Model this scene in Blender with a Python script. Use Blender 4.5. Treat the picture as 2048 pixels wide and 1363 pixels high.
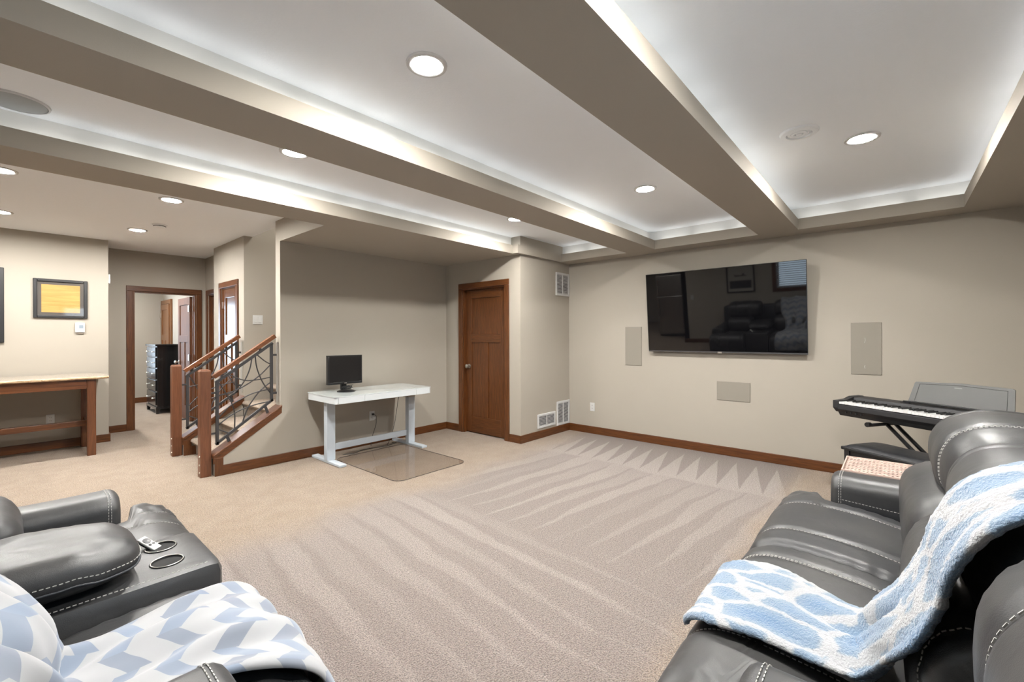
import bpy, bmesh, math, random
from mathutils import Vector, Matrix, noise as mnoise
random.seed(7)
PI = math.pi
for o in list(bpy.data.objects):
    bpy.data.objects.remove(o)
SC = bpy.context.scene
COL = SC.collection

# ------------------------------------------------------------------ camera
# x runs along the ceiling beams towards the television wall, y to the left, z up
F_PX, YAW, CY, ROLL, EYE = 880.24, 0.717515, 671.5, -0.003014, 1.35
cam = bpy.data.cameras.new('camera')
cam.sensor_width = 36.0
cam.lens = F_PX / 2048 * 36.0
cam.shift_y = -(681.5 - CY) / 2048
cam.clip_start = 0.02
camo = bpy.data.objects.new('camera', cam)
COL.objects.link(camo)
fw = Vector((math.cos(YAW), math.sin(YAW), 0))
rt = Vector((math.sin(YAW), -math.cos(YAW), 0))
up = Vector((0, 0, 1))
rc = rt * math.cos(ROLL) + up * math.sin(ROLL)
uc = up * math.cos(ROLL) - rt * math.sin(ROLL)
camo.matrix_world = Matrix(((rc.x, uc.x, -fw.x, 0), (rc.y, uc.y, -fw.y, 0), (rc.z, uc.z, -fw.z, EYE), (0, 0, 0, 1)))
SC.camera = camo

# ------------------------------------------------------------------ sky and exposure
world = bpy.data.worlds.new('overcast_sky')
SC.world = world
world.use_nodes = True
bg = world.node_tree.nodes['Background']
bg.inputs['Color'].default_value = (0.72, 0.86, 1.0, 1)
bg.inputs['Strength'].default_value = 3.6
SC.view_settings.view_transform = 'Standard'
SC.view_settings.look = 'None'
SC.view_settings.gamma = 1.0
SC.view_settings.use_curve_mapping = False
SC.view_settings.exposure = 1.15

SC.cycles.max_bounces = 7; SC.cycles.diffuse_bounces = 4; SC.cycles.glossy_bounces = 3; SC.cycles.transparent_max_bounces = 8
SC.cycles.use_adaptive_sampling = True; SC.cycles.adaptive_threshold = 0.025
SC.cycles.caustics_reflective = False; SC.cycles.caustics_refractive = False

def portal(name, loc, rot, sx, sy):      # guides daylight sampling through a window opening
    l = bpy.data.lights.new(name, 'AREA')
    l.shape = 'RECTANGLE'; l.size = sx; l.size_y = sy
    l.cycles.is_portal = True
    o = bpy.data.objects.new(name, l)
    o.location = loc; o.rotation_euler = rot
    COL.objects.link(o)
portal('daylight_portal', (-1.03, 1.55, 1.675), (0, -PI / 2, 0), 0.85, 0.9)
portal('daylight_portal', (1.40, -1.18, 1.70), (PI / 2, 0, 0), 0.9, 0.9)
portal('daylight_portal', (0.5, 11.88, 1.35), (-PI / 2, 0, 0), 1.7, 1.6)

LED = 500.0       # emission of the recessed lamps
COVE = 2.3       # emission of the cove light strips

# ------------------------------------------------------------------ materials
MATS = {}
K = 0.72          # paints and fabrics reflect about two thirds of a pure white card
def nodes_of(m):
    return m.node_tree.nodes, m.node_tree.links
def pbr(name, col, rough=0.6, metal=0.0, spec=0.5, bump=None, var=None, coat=0.0, sheen=0.0):
    """bump=(scale,strength,distance)  var=(scale,amount,(sx,sy,sz))"""
    if name in MATS: return MATS[name]
    if metal < 0.9: col = tuple(c * K for c in col)
    m = bpy.data.materials.new(name); m.use_nodes = True
    N, L = nodes_of(m)
    b = N['Principled BSDF']
    b.inputs['Base Color'].default_value = (*col, 1)
    b.inputs['Roughness'].default_value = rough
    b.inputs['Metallic'].default_value = metal
    b.inputs['Specular IOR Level'].default_value = spec
    b.inputs['Coat Weight'].default_value = coat
    b.inputs['Sheen Weight'].default_value = sheen
    tc = N.new('ShaderNodeTexCoord')
    if var:
        mp = N.new('ShaderNodeMapping'); mp.inputs['Scale'].default_value = var[2]
        L.new(tc.outputs['Object'], mp.inputs['Vector'])
        nz = N.new('ShaderNodeTexNoise'); nz.inputs['Scale'].default_value = var[0]; nz.inputs['Detail'].default_value = 5
        L.new(mp.outputs['Vector'], nz.inputs['Vector'])
        mix = N.new('ShaderNodeMix'); mix.data_type = 'RGBA'
        k = var[1]
        mix.inputs[6].default_value = (*[c * (1 - k) for c in col], 1)
        mix.inputs[7].default_value = (*[min(1, c * (1 + k)) for c in col], 1)
        L.new(nz.outputs['Fac'], mix.inputs[0])
        L.new(mix.outputs[2], b.inputs['Base Color'])
    if bump:
        nb = N.new('ShaderNodeTexNoise'); nb.inputs['Scale'].default_value = bump[0]; nb.inputs['Detail'].default_value = 4
        L.new(tc.outputs['Object'], nb.inputs['Vector'])
        bp = N.new('ShaderNodeBump'); bp.inputs['Strength'].default_value = bump[1]; bp.inputs['Distance'].default_value = bump[2]
        L.new(nb.outputs['Fac'], bp.inputs['Height']); L.new(bp.outputs['Normal'], b.inputs['Normal'])
    MATS[name] = m
    return m
def emit(name, col, strength):
    m = bpy.data.materials.new(name); m.use_nodes = True
    N, L = nodes_of(m)
    b = N['Principled BSDF']
    b.inputs['Base Color'].default_value = (*col, 1)
    b.inputs['Emission Color'].default_value = (*col, 1)
    b.inputs['Emission Strength'].default_value = strength
    return m
def wood(name, dark, light, axis, rough=0.36, scale=7.0, contrast=(0.32, 0.68), coat=0.15):
    m = bpy.data.materials.new(name); m.use_nodes = True
    dark, light = [c * K for c in dark], [c * K for c in light]
    N, L = nodes_of(m); b = N['Principled BSDF']
    tc = N.new('ShaderNodeTexCoord'); mp = N.new('ShaderNodeMapping')
    s = [9.0, 9.0, 9.0]; s[axis] = 0.7
    mp.inputs['Scale'].default_value = s
    L.new(tc.outputs['Object'], mp.inputs['Vector'])
    nz = N.new('ShaderNodeTexNoise'); nz.inputs['Scale'].default_value = scale; nz.inputs['Detail'].default_value = 7
    nz.inputs['Roughness'].default_value = 0.65; nz.inputs['Distortion'].default_value = 0.6
    L.new(mp.outputs['Vector'], nz.inputs['Vector'])
    cr = N.new('ShaderNodeValToRGB')
    cr.color_ramp.elements[0].position = contrast[0]; cr.color_ramp.elements[0].color = (*dark, 1)
    cr.color_ramp.elements[1].position = contrast[1]; cr.color_ramp.elements[1].color = (*light, 1)
    L.new(nz.outputs['Fac'], cr.inputs['Fac']); L.new(cr.outputs['Color'], b.inputs['Base Color'])
    b.inputs['Roughness'].default_value = rough; b.inputs['Coat Weight'].default_value = coat; b.inputs['Coat Roughness'].default_value = 0.25
    return m

PAINT = pbr('wall_paint_tan', (0.525, 0.478, 0.408), 0.75, spec=0.25, bump=(220, 0.12, 0.002), var=(3.0, 0.02, (1, 1, 1)))
CEIL = pbr('ceiling_paint_white', (1.18, 1.22, 1.27), 0.9, spec=0.1, bump=(90, 0.25, 0.003))
COVEW = pbr('cove_paint_white', (1.10, 1.10, 1.07), 0.8, spec=0.2, bump=(120, 0.1, 0.002))
W_D, W_L = (0.082, 0.026, 0.007), (0.19, 0.064, 0.016)
WOODZ = wood('stained_wood_upright', W_D, W_L, 2)
WOODX = wood('stained_wood_along_x', W_D, W_L, 0)
WOODY = wood('stained_wood_along_y', W_D, W_L, 1)
WOODR = wood('stained_wood_handrail', (0.16, 0.05, 0.016), (0.30, 0.11, 0.04), 0, rough=0.3, coat=0.4)
WOODN = wood('stained_wood_newel', (0.15, 0.052, 0.022), (0.25, 0.095, 0.042), 2, rough=0.4)
WOODF = wood('stained_wood_bedroom_door', (0.17, 0.065, 0.018), (0.30, 0.12, 0.035), 2)
WHITE = pbr('white_plastic', (0.80, 0.80, 0.78), 0.4)
CEILW = pbr('white_ceiling_fitting', (1.12, 1.15, 1.18), 0.6)
WHITE_M = pbr('white_enamel', (0.82, 0.82, 0.82), 0.45)
DESKW = pbr('desk_white_lacquer', (0.74, 0.78, 0.80), 0.3)
DESKG = pbr('desk_white_glass', (0.80, 0.86, 0.86), 0.12, coat=0.5)
DESKM = pbr('desk_grey_steel', (0.60, 0.66, 0.72), 0.4)
BLACKP = pbr('black_plastic', (0.012, 0.012, 0.013), 0.35)
BLACKM = pbr('black_satin_plastic', (0.022, 0.022, 0.024), 0.5, bump=(300, 0.1, 0.001))
SCREEN = pbr('dark_screen_glass', (0.004, 0.004, 0.005), 0.03, spec=0.6)
MSCREEN = pbr('monitor_matte_screen', (0.008, 0.007, 0.007), 0.35, spec=0.4)
STEEL = pbr('brushed_nickel', (0.62, 0.60, 0.56), 0.28, metal=1.0)
FRIDGE = pbr('stainless_steel', (0.50, 0.50, 0.48), 0.33, metal=1.0, var=(40, 0.1, (1, 1, 0.05)))
IRON = pbr('grey_wrought_iron', (0.085, 0.082, 0.085), 0.5, metal=0.5, bump=(150, 0.2, 0.002))
SPKR = pbr('painted_speaker_grille', (0.36, 0.325, 0.275), 0.85, bump=(700, 0.5, 0.002))
CSPK = pbr('white_speaker_grille', (0.50, 0.52, 0.52), 0.85, bump=(800, 0.5, 0.002))
DARK = pbr('dark_void', (0.01, 0.01, 0.01), 0.9)
IVORY = pbr('piano_key_white', (0.85, 0.85, 0.84), 0.2)
LED_M = emit('recessed_lamp_lens', (1.0, 0.975, 0.93), LED)
COVE_M = emit('cove_light_strip', (1.0, 0.985, 0.955), COVE)

def carpet_material():
    m = bpy.data.materials.new('beige_carpet'); m.use_nodes = True
    N, L = nodes_of(m); b = N['Principled BSDF']
    tc = N.new('ShaderNodeTexCoord')
    def math_(op, a, c=None, clamp=False):
        n = N.new('ShaderNodeMath'); n.operation = op; n.use_clamp = clamp
        for i, v in enumerate((a, c)):
            if v is None: continue
            if isinstance(v, (int, float)): n.inputs[i].default_value = v
            else: L.new(v, n.inputs[i])
        return n.outputs[0]
    def mixf(f, a, c):
        return math_('ADD', math_('MULTIPLY', f, c), math_('MULTIPLY', math_('SUBTRACT', 1.0, f), a))
    def sstep(v, lo, hi):
        n = N.new('ShaderNodeMapRange'); n.interpolation_type = 'SMOOTHSTEP'
        L.new(v, n.inputs[0]); n.inputs[1].default_value = lo; n.inputs[2].default_value = hi
        return n.outputs[0]
    def noise(scale, detail=3, vec=None):
        n = N.new('ShaderNodeTexNoise'); n.inputs['Scale'].default_value = scale; n.inputs['Detail'].default_value = detail
        L.new(vec or tc.outputs['Object'], n.inputs['Vector']); return n.outputs['Fac']
    sp = N.new('ShaderNodeSeparateXYZ'); L.new(tc.outputs['Object'], sp.inputs[0])
    x, y = sp.outputs[0], sp.outputs[1]
    wob = math_('SUBTRACT', noise(1.3, 2), 0.5)
    wob2 = math_('SUBTRACT', noise(5.0, 2), 0.5)
    # wedges left by the vacuum in front of the television wall
    t1 = math_('DIVIDE', math_('SUBTRACT', x, 4.22), 0.86)
    f1 = math_('FRACT', math_('ADD', math_('DIVIDE', math_('SUBTRACT', y, math_('MULTIPLY', x, 0.16)), 0.185), math_('MULTIPLY', wob, 0.25)))
    tri1 = math_('MULTIPLY', math_('ABSOLUTE', math_('SUBTRACT', f1, 0.5)), 2.0)
    m1 = sstep(math_('SUBTRACT', math_('SUBTRACT', 1.0, t1), tri1), -0.04, 0.06)
    # long strokes along x in the middle of the room
    t2 = math_('DIVIDE', math_('SUBTRACT', x, 2.3), 1.9)
    g2 = math_('ADD', math_('DIVIDE', math_('ADD', y, math_('MULTIPLY', x, 0.12)), 0.21), math_('MULTIPLY', wob, 0.7))
    f2 = math_('FRACT', g2)
    tri2 = math_('MULTIPLY', math_('ABSOLUTE', math_('SUBTRACT', f2, 0.5)), 2.0)
    m2 = sstep(math_('ADD', math_('SUBTRACT', t2, tri2), math_('MULTIPLY', wob2, 0.35)), -0.10, 0.12)
    # strokes along y nearer the camera
    g3 = math_('ADD', math_('DIVIDE', math_('SUBTRACT', x, math_('MULTIPLY', y, 0.09)), 0.20), math_('MULTIPLY', wob, 0.9))
    f3 = math_('FRACT', g3)
    tri3 = math_('MULTIPLY', math_('ABSOLUTE', math_('SUBTRACT', f3, 0.5)), 2.0)
    t3 = math_('DIVIDE', math_('SUBTRACT', y, 0.6), 2.8)
    m3 = sstep(math_('ADD', math_('SUBTRACT', t3, tri3), math_('MULTIPLY', wob2, 0.5)), -0.14, 0.2)
    def per_stroke(v, seed):
        wn = N.new('ShaderNodeTexWhiteNoise'); wn.noise_dimensions = '1D'
        L.new(math_('ADD', math_('FLOOR', v), seed), wn.inputs['W']); return math_('ADD', 0.30, math_('MULTIPLY', wn.outputs['Value'], 0.7))
    m2 = math_('MULTIPLY', m2, per_stroke(g2, 3.0)); m3 = math_('MULTIPLY', m3, per_stroke(g3, 41.0))
    # trampled, unordered pile in the hall and the alcove
    m4 = math_('ADD', 0.35, math_('MULTIPLY', sstep(noise(7.0, 4), 0.3, 0.7), 0.4))
    s1 = sstep(math_('ADD', x, math_('MULTIPLY', wob, 0.3)), 4.14, 4.20)
    s2 = sstep(math_('ADD', x, math_('MULTIPLY', wob, 0.5)), 2.25, 2.45)
    s4 = sstep(math_('ADD', y, math_('MULTIPLY', wob, 0.8)), 2.9, 3.5)
    nap = mixf(s2, m3, m2)
    nap = math_('ADD', math_('MULTIPLY', nap, math_('ADD', 0.42, math_('MULTIPLY', noise(2.2, 2), 0.6))), 0.14)
    nap = mixf(s1, nap, m1)
    nap = mixf(s4, nap, math_('ADD', math_('MULTIPLY', m4, 0.5), 0.25))
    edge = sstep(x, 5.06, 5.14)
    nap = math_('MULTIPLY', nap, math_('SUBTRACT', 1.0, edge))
    mix = N.new('ShaderNodeMix'); mix.data_type = 'RGBA'
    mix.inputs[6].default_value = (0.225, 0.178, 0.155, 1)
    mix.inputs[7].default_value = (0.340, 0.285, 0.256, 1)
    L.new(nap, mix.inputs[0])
    # pile that the vacuum has not brushed stays a warmer tan: the hall side and the strip along the sofa
    worn = math_('MAXIMUM', s4, math_('SUBTRACT', 1.0, sstep(math_('ADD', y, math_('ADD', math_('MULTIPLY', wob, 0.3), math_('MULTIPLY', wob2, 0.1))), 0.62, 0.86)))
    warm = N.new('ShaderNodeMix'); warm.data_type = 'RGBA'
    wm = N.new('ShaderNodeMix'); wm.data_type = 'RGBA'; wm.inputs[6].default_value = (0.284, 0.201, 0.135, 1); wm.inputs[7].default_value = (0.370, 0.284, 0.208, 1)
    L.new(m4, wm.inputs[0]); L.new(worn, warm.inputs[0]); L.new(mix.outputs[2], warm.inputs[6]); L.new(wm.outputs[2], warm.inputs[7])
    # the yarn: speckle of lighter and darker tufts
    sp1 = sstep(noise(150, 3), 0.30, 0.70); sp2 = noise(60, 3)
    mul = math_('ADD', math_('ADD', 0.24, math_('MULTIPLY', sp1, 0.86)), math_('MULTIPLY', sp2, 0.66))
    vm = N.new('ShaderNodeVectorMath'); vm.operation = 'SCALE'
    L.new(warm.outputs[2], vm.inputs[0]); L.new(mul, vm.inputs[3])
    L.new(vm.outputs[0], b.inputs['Base Color'])
    b.inputs['Roughness'].default_value = 0.95; b.inputs['Specular IOR Level'].default_value = 0.1
    b.inputs['Sheen Weight'].default_value = 0.25; b.inputs['Sheen Roughness'].default_value = 0.6
    bp = N.new('ShaderNodeBump'); bp.inputs['Strength'].default_value = 0.8; bp.inputs['Distance'].default_value = 0.012
    L.new(math_('ADD', sp1, sp2), bp.inputs['Height']); L.new(bp.outputs['Normal'], b.inputs['Normal'])
    return m
CARPET = carpet_material()

def leather_material():
    m = bpy.data.materials.new('charcoal_leather'); m.use_nodes = True
    N, L = nodes_of(m); b = N['Principled BSDF']
    tc = N.new('ShaderNodeTexCoord')
    n1 = N.new('ShaderNodeTexNoise'); n1.inputs['Scale'].default_value = 2.6; n1.inputs['Detail'].default_value = 5
    n1.inputs['Distortion'].default_value = 0.3
    L.new(tc.outputs['Object'], n1.inputs['Vector'])
    cr = N.new('ShaderNodeValToRGB')
    cr.color_ramp.elements[0].position = 0.3; cr.color_ramp.elements[0].color = (0.020, 0.021, 0.024, 1)
    cr.color_ramp.elements[1].position = 0.75; cr.color_ramp.elements[1].color = (0.050, 0.049, 0.048, 1)
    L.new(n1.outputs['Fac'], cr.inputs['Fac']); L.new(cr.outputs['Color'], b.inputs['Base Color'])
    v = N.new('ShaderNodeTexVoronoi'); v.inputs['Scale'].default_value = 420
    L.new(tc.outputs['Object'], v.inputs['Vector'])
    b1 = N.new('ShaderNodeBump'); b1.inputs['Strength'].default_value = 0.10; b1.inputs['Distance'].default_value = 0.002
    L.new(v.outputs['Distance'], b1.inputs['Height'])
    n2 = N.new('ShaderNodeTexNoise'); n2.inputs['Scale'].default_value = 8; n2.inputs['Detail'].default_value = 3; n2.inputs['Distortion'].default_value = 0.4
    L.new(tc.outputs['Object'], n2.inputs['Vector'])
    b2 = N.new('ShaderNodeBump'); b2.inputs['Strength'].default_value = 0.20; b2.inputs['Distance'].default_value = 0.02
    L.new(n2.outputs['Fac'], b2.inputs['Height']); L.new(b1.outputs['Normal'], b2.inputs['Normal'])
    L.new(b2.outputs['Normal'], b.inputs['Normal'])
    b.inputs['Roughness'].default_value = 0.44; b.inputs['Specular IOR Level'].default_value = 0.7
    return m
LEATHER = leather_material()
LEATHER_S = pbr('charcoal_leather_smooth', (0.042, 0.046, 0.056), 0.5, spec=0.5, bump=(420, 0.15, 0.001))
THREAD = pbr('pale_stitch_thread', (0.62, 0.61, 0.58), 0.7)

def fleece_web():          # blue cells with a white net between them
    m = bpy.data.materials.new('blue_white_sherpa'); m.use_nodes = True
    N, L = nodes_of(m); b = N['Principled BSDF']
    uv = N.new('ShaderNodeUVMap'); uv.uv_map = 'cloth'
    mp = N.new('ShaderNodeMapping'); mp.inputs['Scale'].default_value = (10.6, 5.6, 1); mp.inputs['Rotation'].default_value = (0, 0, 0.25)
    L.new(uv.outputs['UV'], mp.inputs['Vector'])
    nz = N.new('ShaderNodeTexNoise'); nz.inputs['Scale'].default_value = 1.3
    L.new(mp.outputs['Vector'], nz.inputs['Vector'])
    ad = N.new('ShaderNodeMix'); ad.data_type = 'VECTOR'; ad.inputs[0].default_value = 0.25
    L.new(mp.outputs['Vector'], ad.inputs[4]); L.new(nz.outputs['Color'], ad.inputs[5])
    v = N.new('ShaderNodeTexVoronoi'); v.feature = 'DISTANCE_TO_EDGE'; v.inputs['Scale'].default_value = 1.25; v.inputs['Randomness'].default_value = 1.0
    L.new(ad.outputs[1], v.inputs['Vector'])
    n3 = N.new('ShaderNodeTexNoise'); n3.inputs['Scale'].default_value = 60
    tc = N.new('ShaderNodeTexCoord'); L.new(tc.outputs['Object'], n3.inputs['Vector'])
    sm = N.new('ShaderNodeMath'); sm.operation = 'MULTIPLY_ADD'; sm.inputs[1].default_value = 0.05
    L.new(n3.outputs['Fac'], sm.inputs[0]); L.new(v.outputs['Distance'], sm.inputs[2])
    cr = N.new('ShaderNodeValToRGB')
    cr.color_ramp.elements[0].position = 0.085; cr.color_ramp.elements[0].color = (0.43, 0.44, 0.45, 1)
    cr.color_ramp.elements[1].position = 0.125; cr.color_ramp.elements[1].color = (0.195, 0.270, 0.360, 1)
    e = cr.color_ramp.elements.new(0.42); e.color = (0.145, 0.235, 0.36, 1)
    L.new(sm.outputs[0], cr.inputs['Fac'])
    L.new(cr.outputs['Color'], b.inputs['Base Color'])
    b.inputs['Roughness'].default_value = 1.0; b.inputs['Specular IOR Level'].default_value = 0.05
    b.inputs['Sheen Weight'].default_value = 0.5
    n4 = N.new('ShaderNodeTexNoise'); n4.inputs['Scale'].default_value = 170; n4.inputs['Detail'].default_value = 4
    L.new(tc.outputs['Object'], n4.inputs['Vector'])
    bp = N.new('ShaderNodeBump'); bp.inputs['Strength'].default_value = 0.8; bp.inputs['Distance'].default_value = 0.012
    L.new(n4.outputs['Fac'], bp.inputs['Height']); L.new(bp.outputs['Normal'], b.inputs['Normal'])
    return m
def fleece_chevron():      # columns of slanted patches in white, grey and pale blue
    m = bpy.data.materials.new('chevron_fleece'); m.use_nodes = True
    N, L = nodes_of(m); b = N['Principled BSDF']
    uv = N.new('ShaderNodeUVMap'); uv.uv_map = 'cloth'
    sp = N.new('ShaderNodeSeparateXYZ'); L.new(uv.outputs['UV'], sp.inputs[0])
    def math_(op, a, c=None):
        n = N.new('ShaderNodeMath'); n.operation = op
        for i, v in enumerate((a, c)):
            if v is None: continue
            if isinstance(v, (int, float)): n.inputs[i].default_value = v
            else: L.new(v, n.inputs[i])
        return n.outputs[0]
    cu = math_('DIVIDE', sp.outputs[0], 0.072)
    fl_ = math_('FLOOR', cu); fr = math_('FRACT', cu)
    par = math_('MODULO', math_('ADD', fl_, 100.0), 2.0)
    sgn = math_('SUBTRACT', math_('MULTIPLY', par, 2.0), 1.0)
    ph = math_('ADD', math_('ADD', math_('DIVIDE', sp.outputs[1], 0.125), math_('MULTIPLY', math_('MULTIPLY', fr, sgn), 0.42)), math_('MULTIPLY', fl_, 0.37))
    s = math_('FRACT', ph); row = math_('FLOOR', ph)
    grey = math_('LESS_THAN', s, 0.42)
    wn = N.new('ShaderNodeTexWhiteNoise'); wn.noise_dimensions = '2D'
    cb = N.new('ShaderNodeCombineXYZ'); L.new(fl_, cb.inputs[0]); L.new(row, cb.inputs[1]); L.new(cb.outputs[0], wn.inputs['Vector'])
    cr = N.new('ShaderNodeValToRGB')
    cr.color_ramp.elements[0].color = (0.205, 0.222, 0.262, 1); cr.color_ramp.elements[1].color = (0.225, 0.270, 0.345, 1)
    L.new(wn.outputs['Value'], cr.inputs['Fac'])
    mx = N.new('ShaderNodeMix'); mx.data_type = 'RGBA'; mx.inputs[6].default_value = (0.36, 0.365, 0.375, 1)
    L.new(grey, mx.inputs[0]); L.new(cr.outputs['Color'], mx.inputs[7])
    L.new(mx.outputs[2], b.inputs['Base Color'])
    b.inputs['Roughness'].default_value = 1.0; b.inputs['Specular IOR Level'].default_value = 0.05; b.inputs['Sheen Weight'].default_value = 0.4
    return m
SHERPA = fleece_web(); CHEVRON = fleece_chevron()

def pane_material(name, tint, gloss):
    m = bpy.data.materials.new(name); m.use_nodes = True
    N, L = nodes_of(m); N.remove(N['Principled BSDF'])
    tr = N.new('ShaderNodeBsdfTransparent'); tr.inputs['Color'].default_value = (*tint, 1)
    gl = N.new('ShaderNodeBsdfGlossy'); gl.inputs['Roughness'].default_value = 0.04
    lw = N.new('ShaderNodeLayerWeight'); lw.inputs['Blend'].default_value = 0.5
    pw = N.new('ShaderNodeMath'); pw.operation = 'POWER'; pw.inputs[1].default_value = 5.0; L.new(lw.outputs['Facing'], pw.inputs[0])
    ma = N.new('ShaderNodeMath'); ma.operation = 'MULTIPLY_ADD'; ma.inputs[1].default_value = 0.5; ma.inputs[2].default_value = gloss; L.new(pw.outputs[0], ma.inputs[0])
    mx = N.new('ShaderNodeMixShader'); L.new(ma.outputs[0], mx.inputs[0]); L.new(tr.outputs[0], mx.inputs[1]); L.new(gl.outputs[0], mx.inputs[2])
    L.new(mx.outputs[0], N['Material Output'].inputs['Surface'])
    return m
GLASS = pane_material('window_glass', (0.95, 0.97, 0.98), 0.03)
PGLASS = pane_material('picture_glass', (0.97, 0.97, 0.97), 0.04)
VINYL = pane_material('clear_vinyl', (0.93, 0.915, 0.905), 0.03)

# ------------------------------------------------------------------ mesh helpers
class MB:
    def __init__(s): s.v = []; s.f = []; s.uv = None
    def box(s, x0, x1, y0, y1, z0, z1):
        n = len(s.v)
        s.v += [(x0, y0, z0), (x1, y0, z0), (x1, y1, z0), (x0, y1, z0), (x0, y0, z1), (x1, y0, z1), (x1, y1, z1), (x0, y1, z1)]
        s.f += [tuple(n + i for i in q) for q in ((3, 2, 1, 0), (4, 5, 6, 7), (0, 1, 5, 4), (1, 2, 6, 5), (2, 3, 7, 6), (3, 0, 4, 7))]
        return s
    def obb(s, c, ax, ay, az):       # centre and three half-extent vectors
        n = len(s.v); c, ax, ay, az = Vector(c), Vector(ax), Vector(ay), Vector(az)
        for k in (-1, 1):
            for (i, j) in ((-1, -1), (1, -1), (1, 1), (-1, 1)):
                s.v.append(tuple(c + ax * i + ay * j + az * k))
        s.f += [tuple(n + i for i in q) for q in ((3, 2, 1, 0), (4, 5, 6, 7), (0, 1, 5, 4), (1, 2, 6, 5), (2, 3, 7, 6), (3, 0, 4, 7))]
        return s
    def prism(s, poly, lo, hi, axis):      # polygon in the two other axes, extruded along axis
        n = len(s.v); k = len(poly)
        for w in (lo, hi):
            for (a, b) in poly:
                s.v.append({0: (w, a, b), 1: (a, w, b), 2: (a, b, w)}[axis])
        s.f.append(tuple(range(n, n + k))); s.f.append(tuple(range(n + 2 * k - 1, n + k - 1, -1)))
        for i in range(k):
            j = (i + 1) % k
            s.f.append((n + i, n + j, n + k + j, n + k + i))
        return s
    def tube(s, pts, r, sides=8, closed=False, rz=None):
        pts = [Vector(p) for p in pts]; n = len(s.v); m = len(pts)
        prev = None
        for i, p in enumerate(pts):
            a = pts[i - 1] if (i or closed) else p; b_ = pts[(i + 1) % m] if (i < m - 1 or closed) else p
            t = (b_ - a).normalized()
            ref = prev if prev is not None else (Vector((0, 0, 1)) if abs(t.z) < 0.9 else Vector((1, 0, 0)))
            u = (ref - t * ref.dot(t)).normalized(); prev = u; w = t.cross(u)
            for k in range(sides):
                an = 2 * PI * (k + 0.5) / sides
                s.v.append(tuple(p + u * (math.cos(an) * (rz or r)) + w * (math.sin(an) * r)))
        for i in range(m if closed else m - 1):
            j = (i + 1) % m
            for k in range(sides):
                l = (k + 1) % sides
                s.f.append((n + i * sides + k, n + i * sides + l, n + j * sides + l, n + j * sides + k))
        if not closed:
            s.f.append(tuple(n + k for k in range(sides))[::-1]); s.f.append(tuple(n + (m - 1) * sides + k for k in range(sides)))
        return s
    def lathe(s, prof, c=(0, 0, 0), seg=32, axis=2):   # prof: (radius, height) from start to end
        n = len(s.v); k = len(prof)
        for i in range(seg):
            an = 2 * PI * i / seg; ca, sa = math.cos(an), math.sin(an)
            for (r, h) in prof:
                p = {2: (r * ca, r * sa, h), 0: (h, r * ca, r * sa), 1: (r * sa, h, r * ca)}[axis]
                s.v.append((c[0] + p[0], c[1] + p[1], c[2] + p[2]))
        for i in range(seg):
            j = (i + 1) % seg
            for q in range(k - 1):
                s.f.append((n + i * k + q, n + j * k + q, n + j * k + q + 1, n + i * k + q + 1))
        if prof[0][0] > 1e-6: s.f.append(tuple(n + i * k for i in range(seg))[::-1])
        if prof[-1][0] > 1e-6: s.f.append(tuple(n + i * k + k - 1 for i in range(seg)))
        return s
    def grid(s, fn, nu, nv, closed_u=False):
        n = len(s.v)
        for i in range(nu if closed_u else nu + 1):
            for j in range(nv + 1):
                s.v.append(tuple(fn(i / nu, j / nv)))
        for i in range(nu):
            ii = (i + 1) % nu if closed_u else i + 1
            for j in range(nv):
                s.f.append((n + i * (nv + 1) + j, n + ii * (nv + 1) + j, n + ii * (nv + 1) + j + 1, n + i * (nv + 1) + j + 1))
        return s
    def build(s, name, mat, parent=None, smooth=0.0, bevel=0.0, label=None, local=False, kind=None, fix=True):
        me = bpy.data.meshes.new(name)
        me.from_pydata([tuple(p) for p in s.v], [], s.f); me.validate(); me.update()
        if fix:
            bm = bmesh.new(); bm.from_mesh(me)
            bmesh.ops.remove_doubles(bm, verts=bm.verts, dist=1e-6)
            bmesh.ops.recalc_face_normals(bm, faces=bm.faces)
            if bevel > 0:
                ed = [e for e in bm.edges if len(e.link_faces) == 2 and e.calc_face_angle(0) > 0.6]
                bmesh.ops.bevel(bm, geom=ed, offset=bevel, segments=2, profile=0.5, affect='EDGES', clamp_overlap=True)
            bm.to_mesh(me); bm.free()
        if smooth > 0:
            me.polygons.foreach_set('use_smooth', [True] * len(me.polygons))
            me.set_sharp_from_angle(angle=smooth)
        me.materials.append(mat)
        return link(name, me, parent, label, local, kind)
def link(name, me, parent=None, label=None, local=False, kind=None):
    o = bpy.data.objects.new(name, me); COL.objects.link(o)
    if parent is not None:
        o.parent = parent
        if not local:
            if parent.type == 'EMPTY': o.matrix_parent_inverse = Matrix.Translation(-parent.location)
    if label: o['label'] = label
    if kind: o['kind'] = kind
    return o
def thing(name, label, cat, loc=(0, 0, 0), rotz=0.0, group=None, kind=None):
    o = bpy.data.objects.new(name, None); COL.objects.link(o)
    o.location = loc; o.rotation_euler = (0, 0, rotz); o.empty_display_size = 0.05
    tag(o, label, cat, group, kind); return o
def tag(o, label, cat, group=None, kind=None):
    o['label'] = label; o['category'] = cat
    if group: o['group'] = group
    if kind: o['kind'] = kind
    return o
def struct(o, label, cat): return tag(o, label, cat, None, 'structure')
def copy_tree(o, parent=None):
    c = o.copy(); COL.objects.link(c); c.parent = parent
    for ch in [x for x in bpy.data.objects if x.parent == o]: copy_tree(ch, c)
    return c
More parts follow.
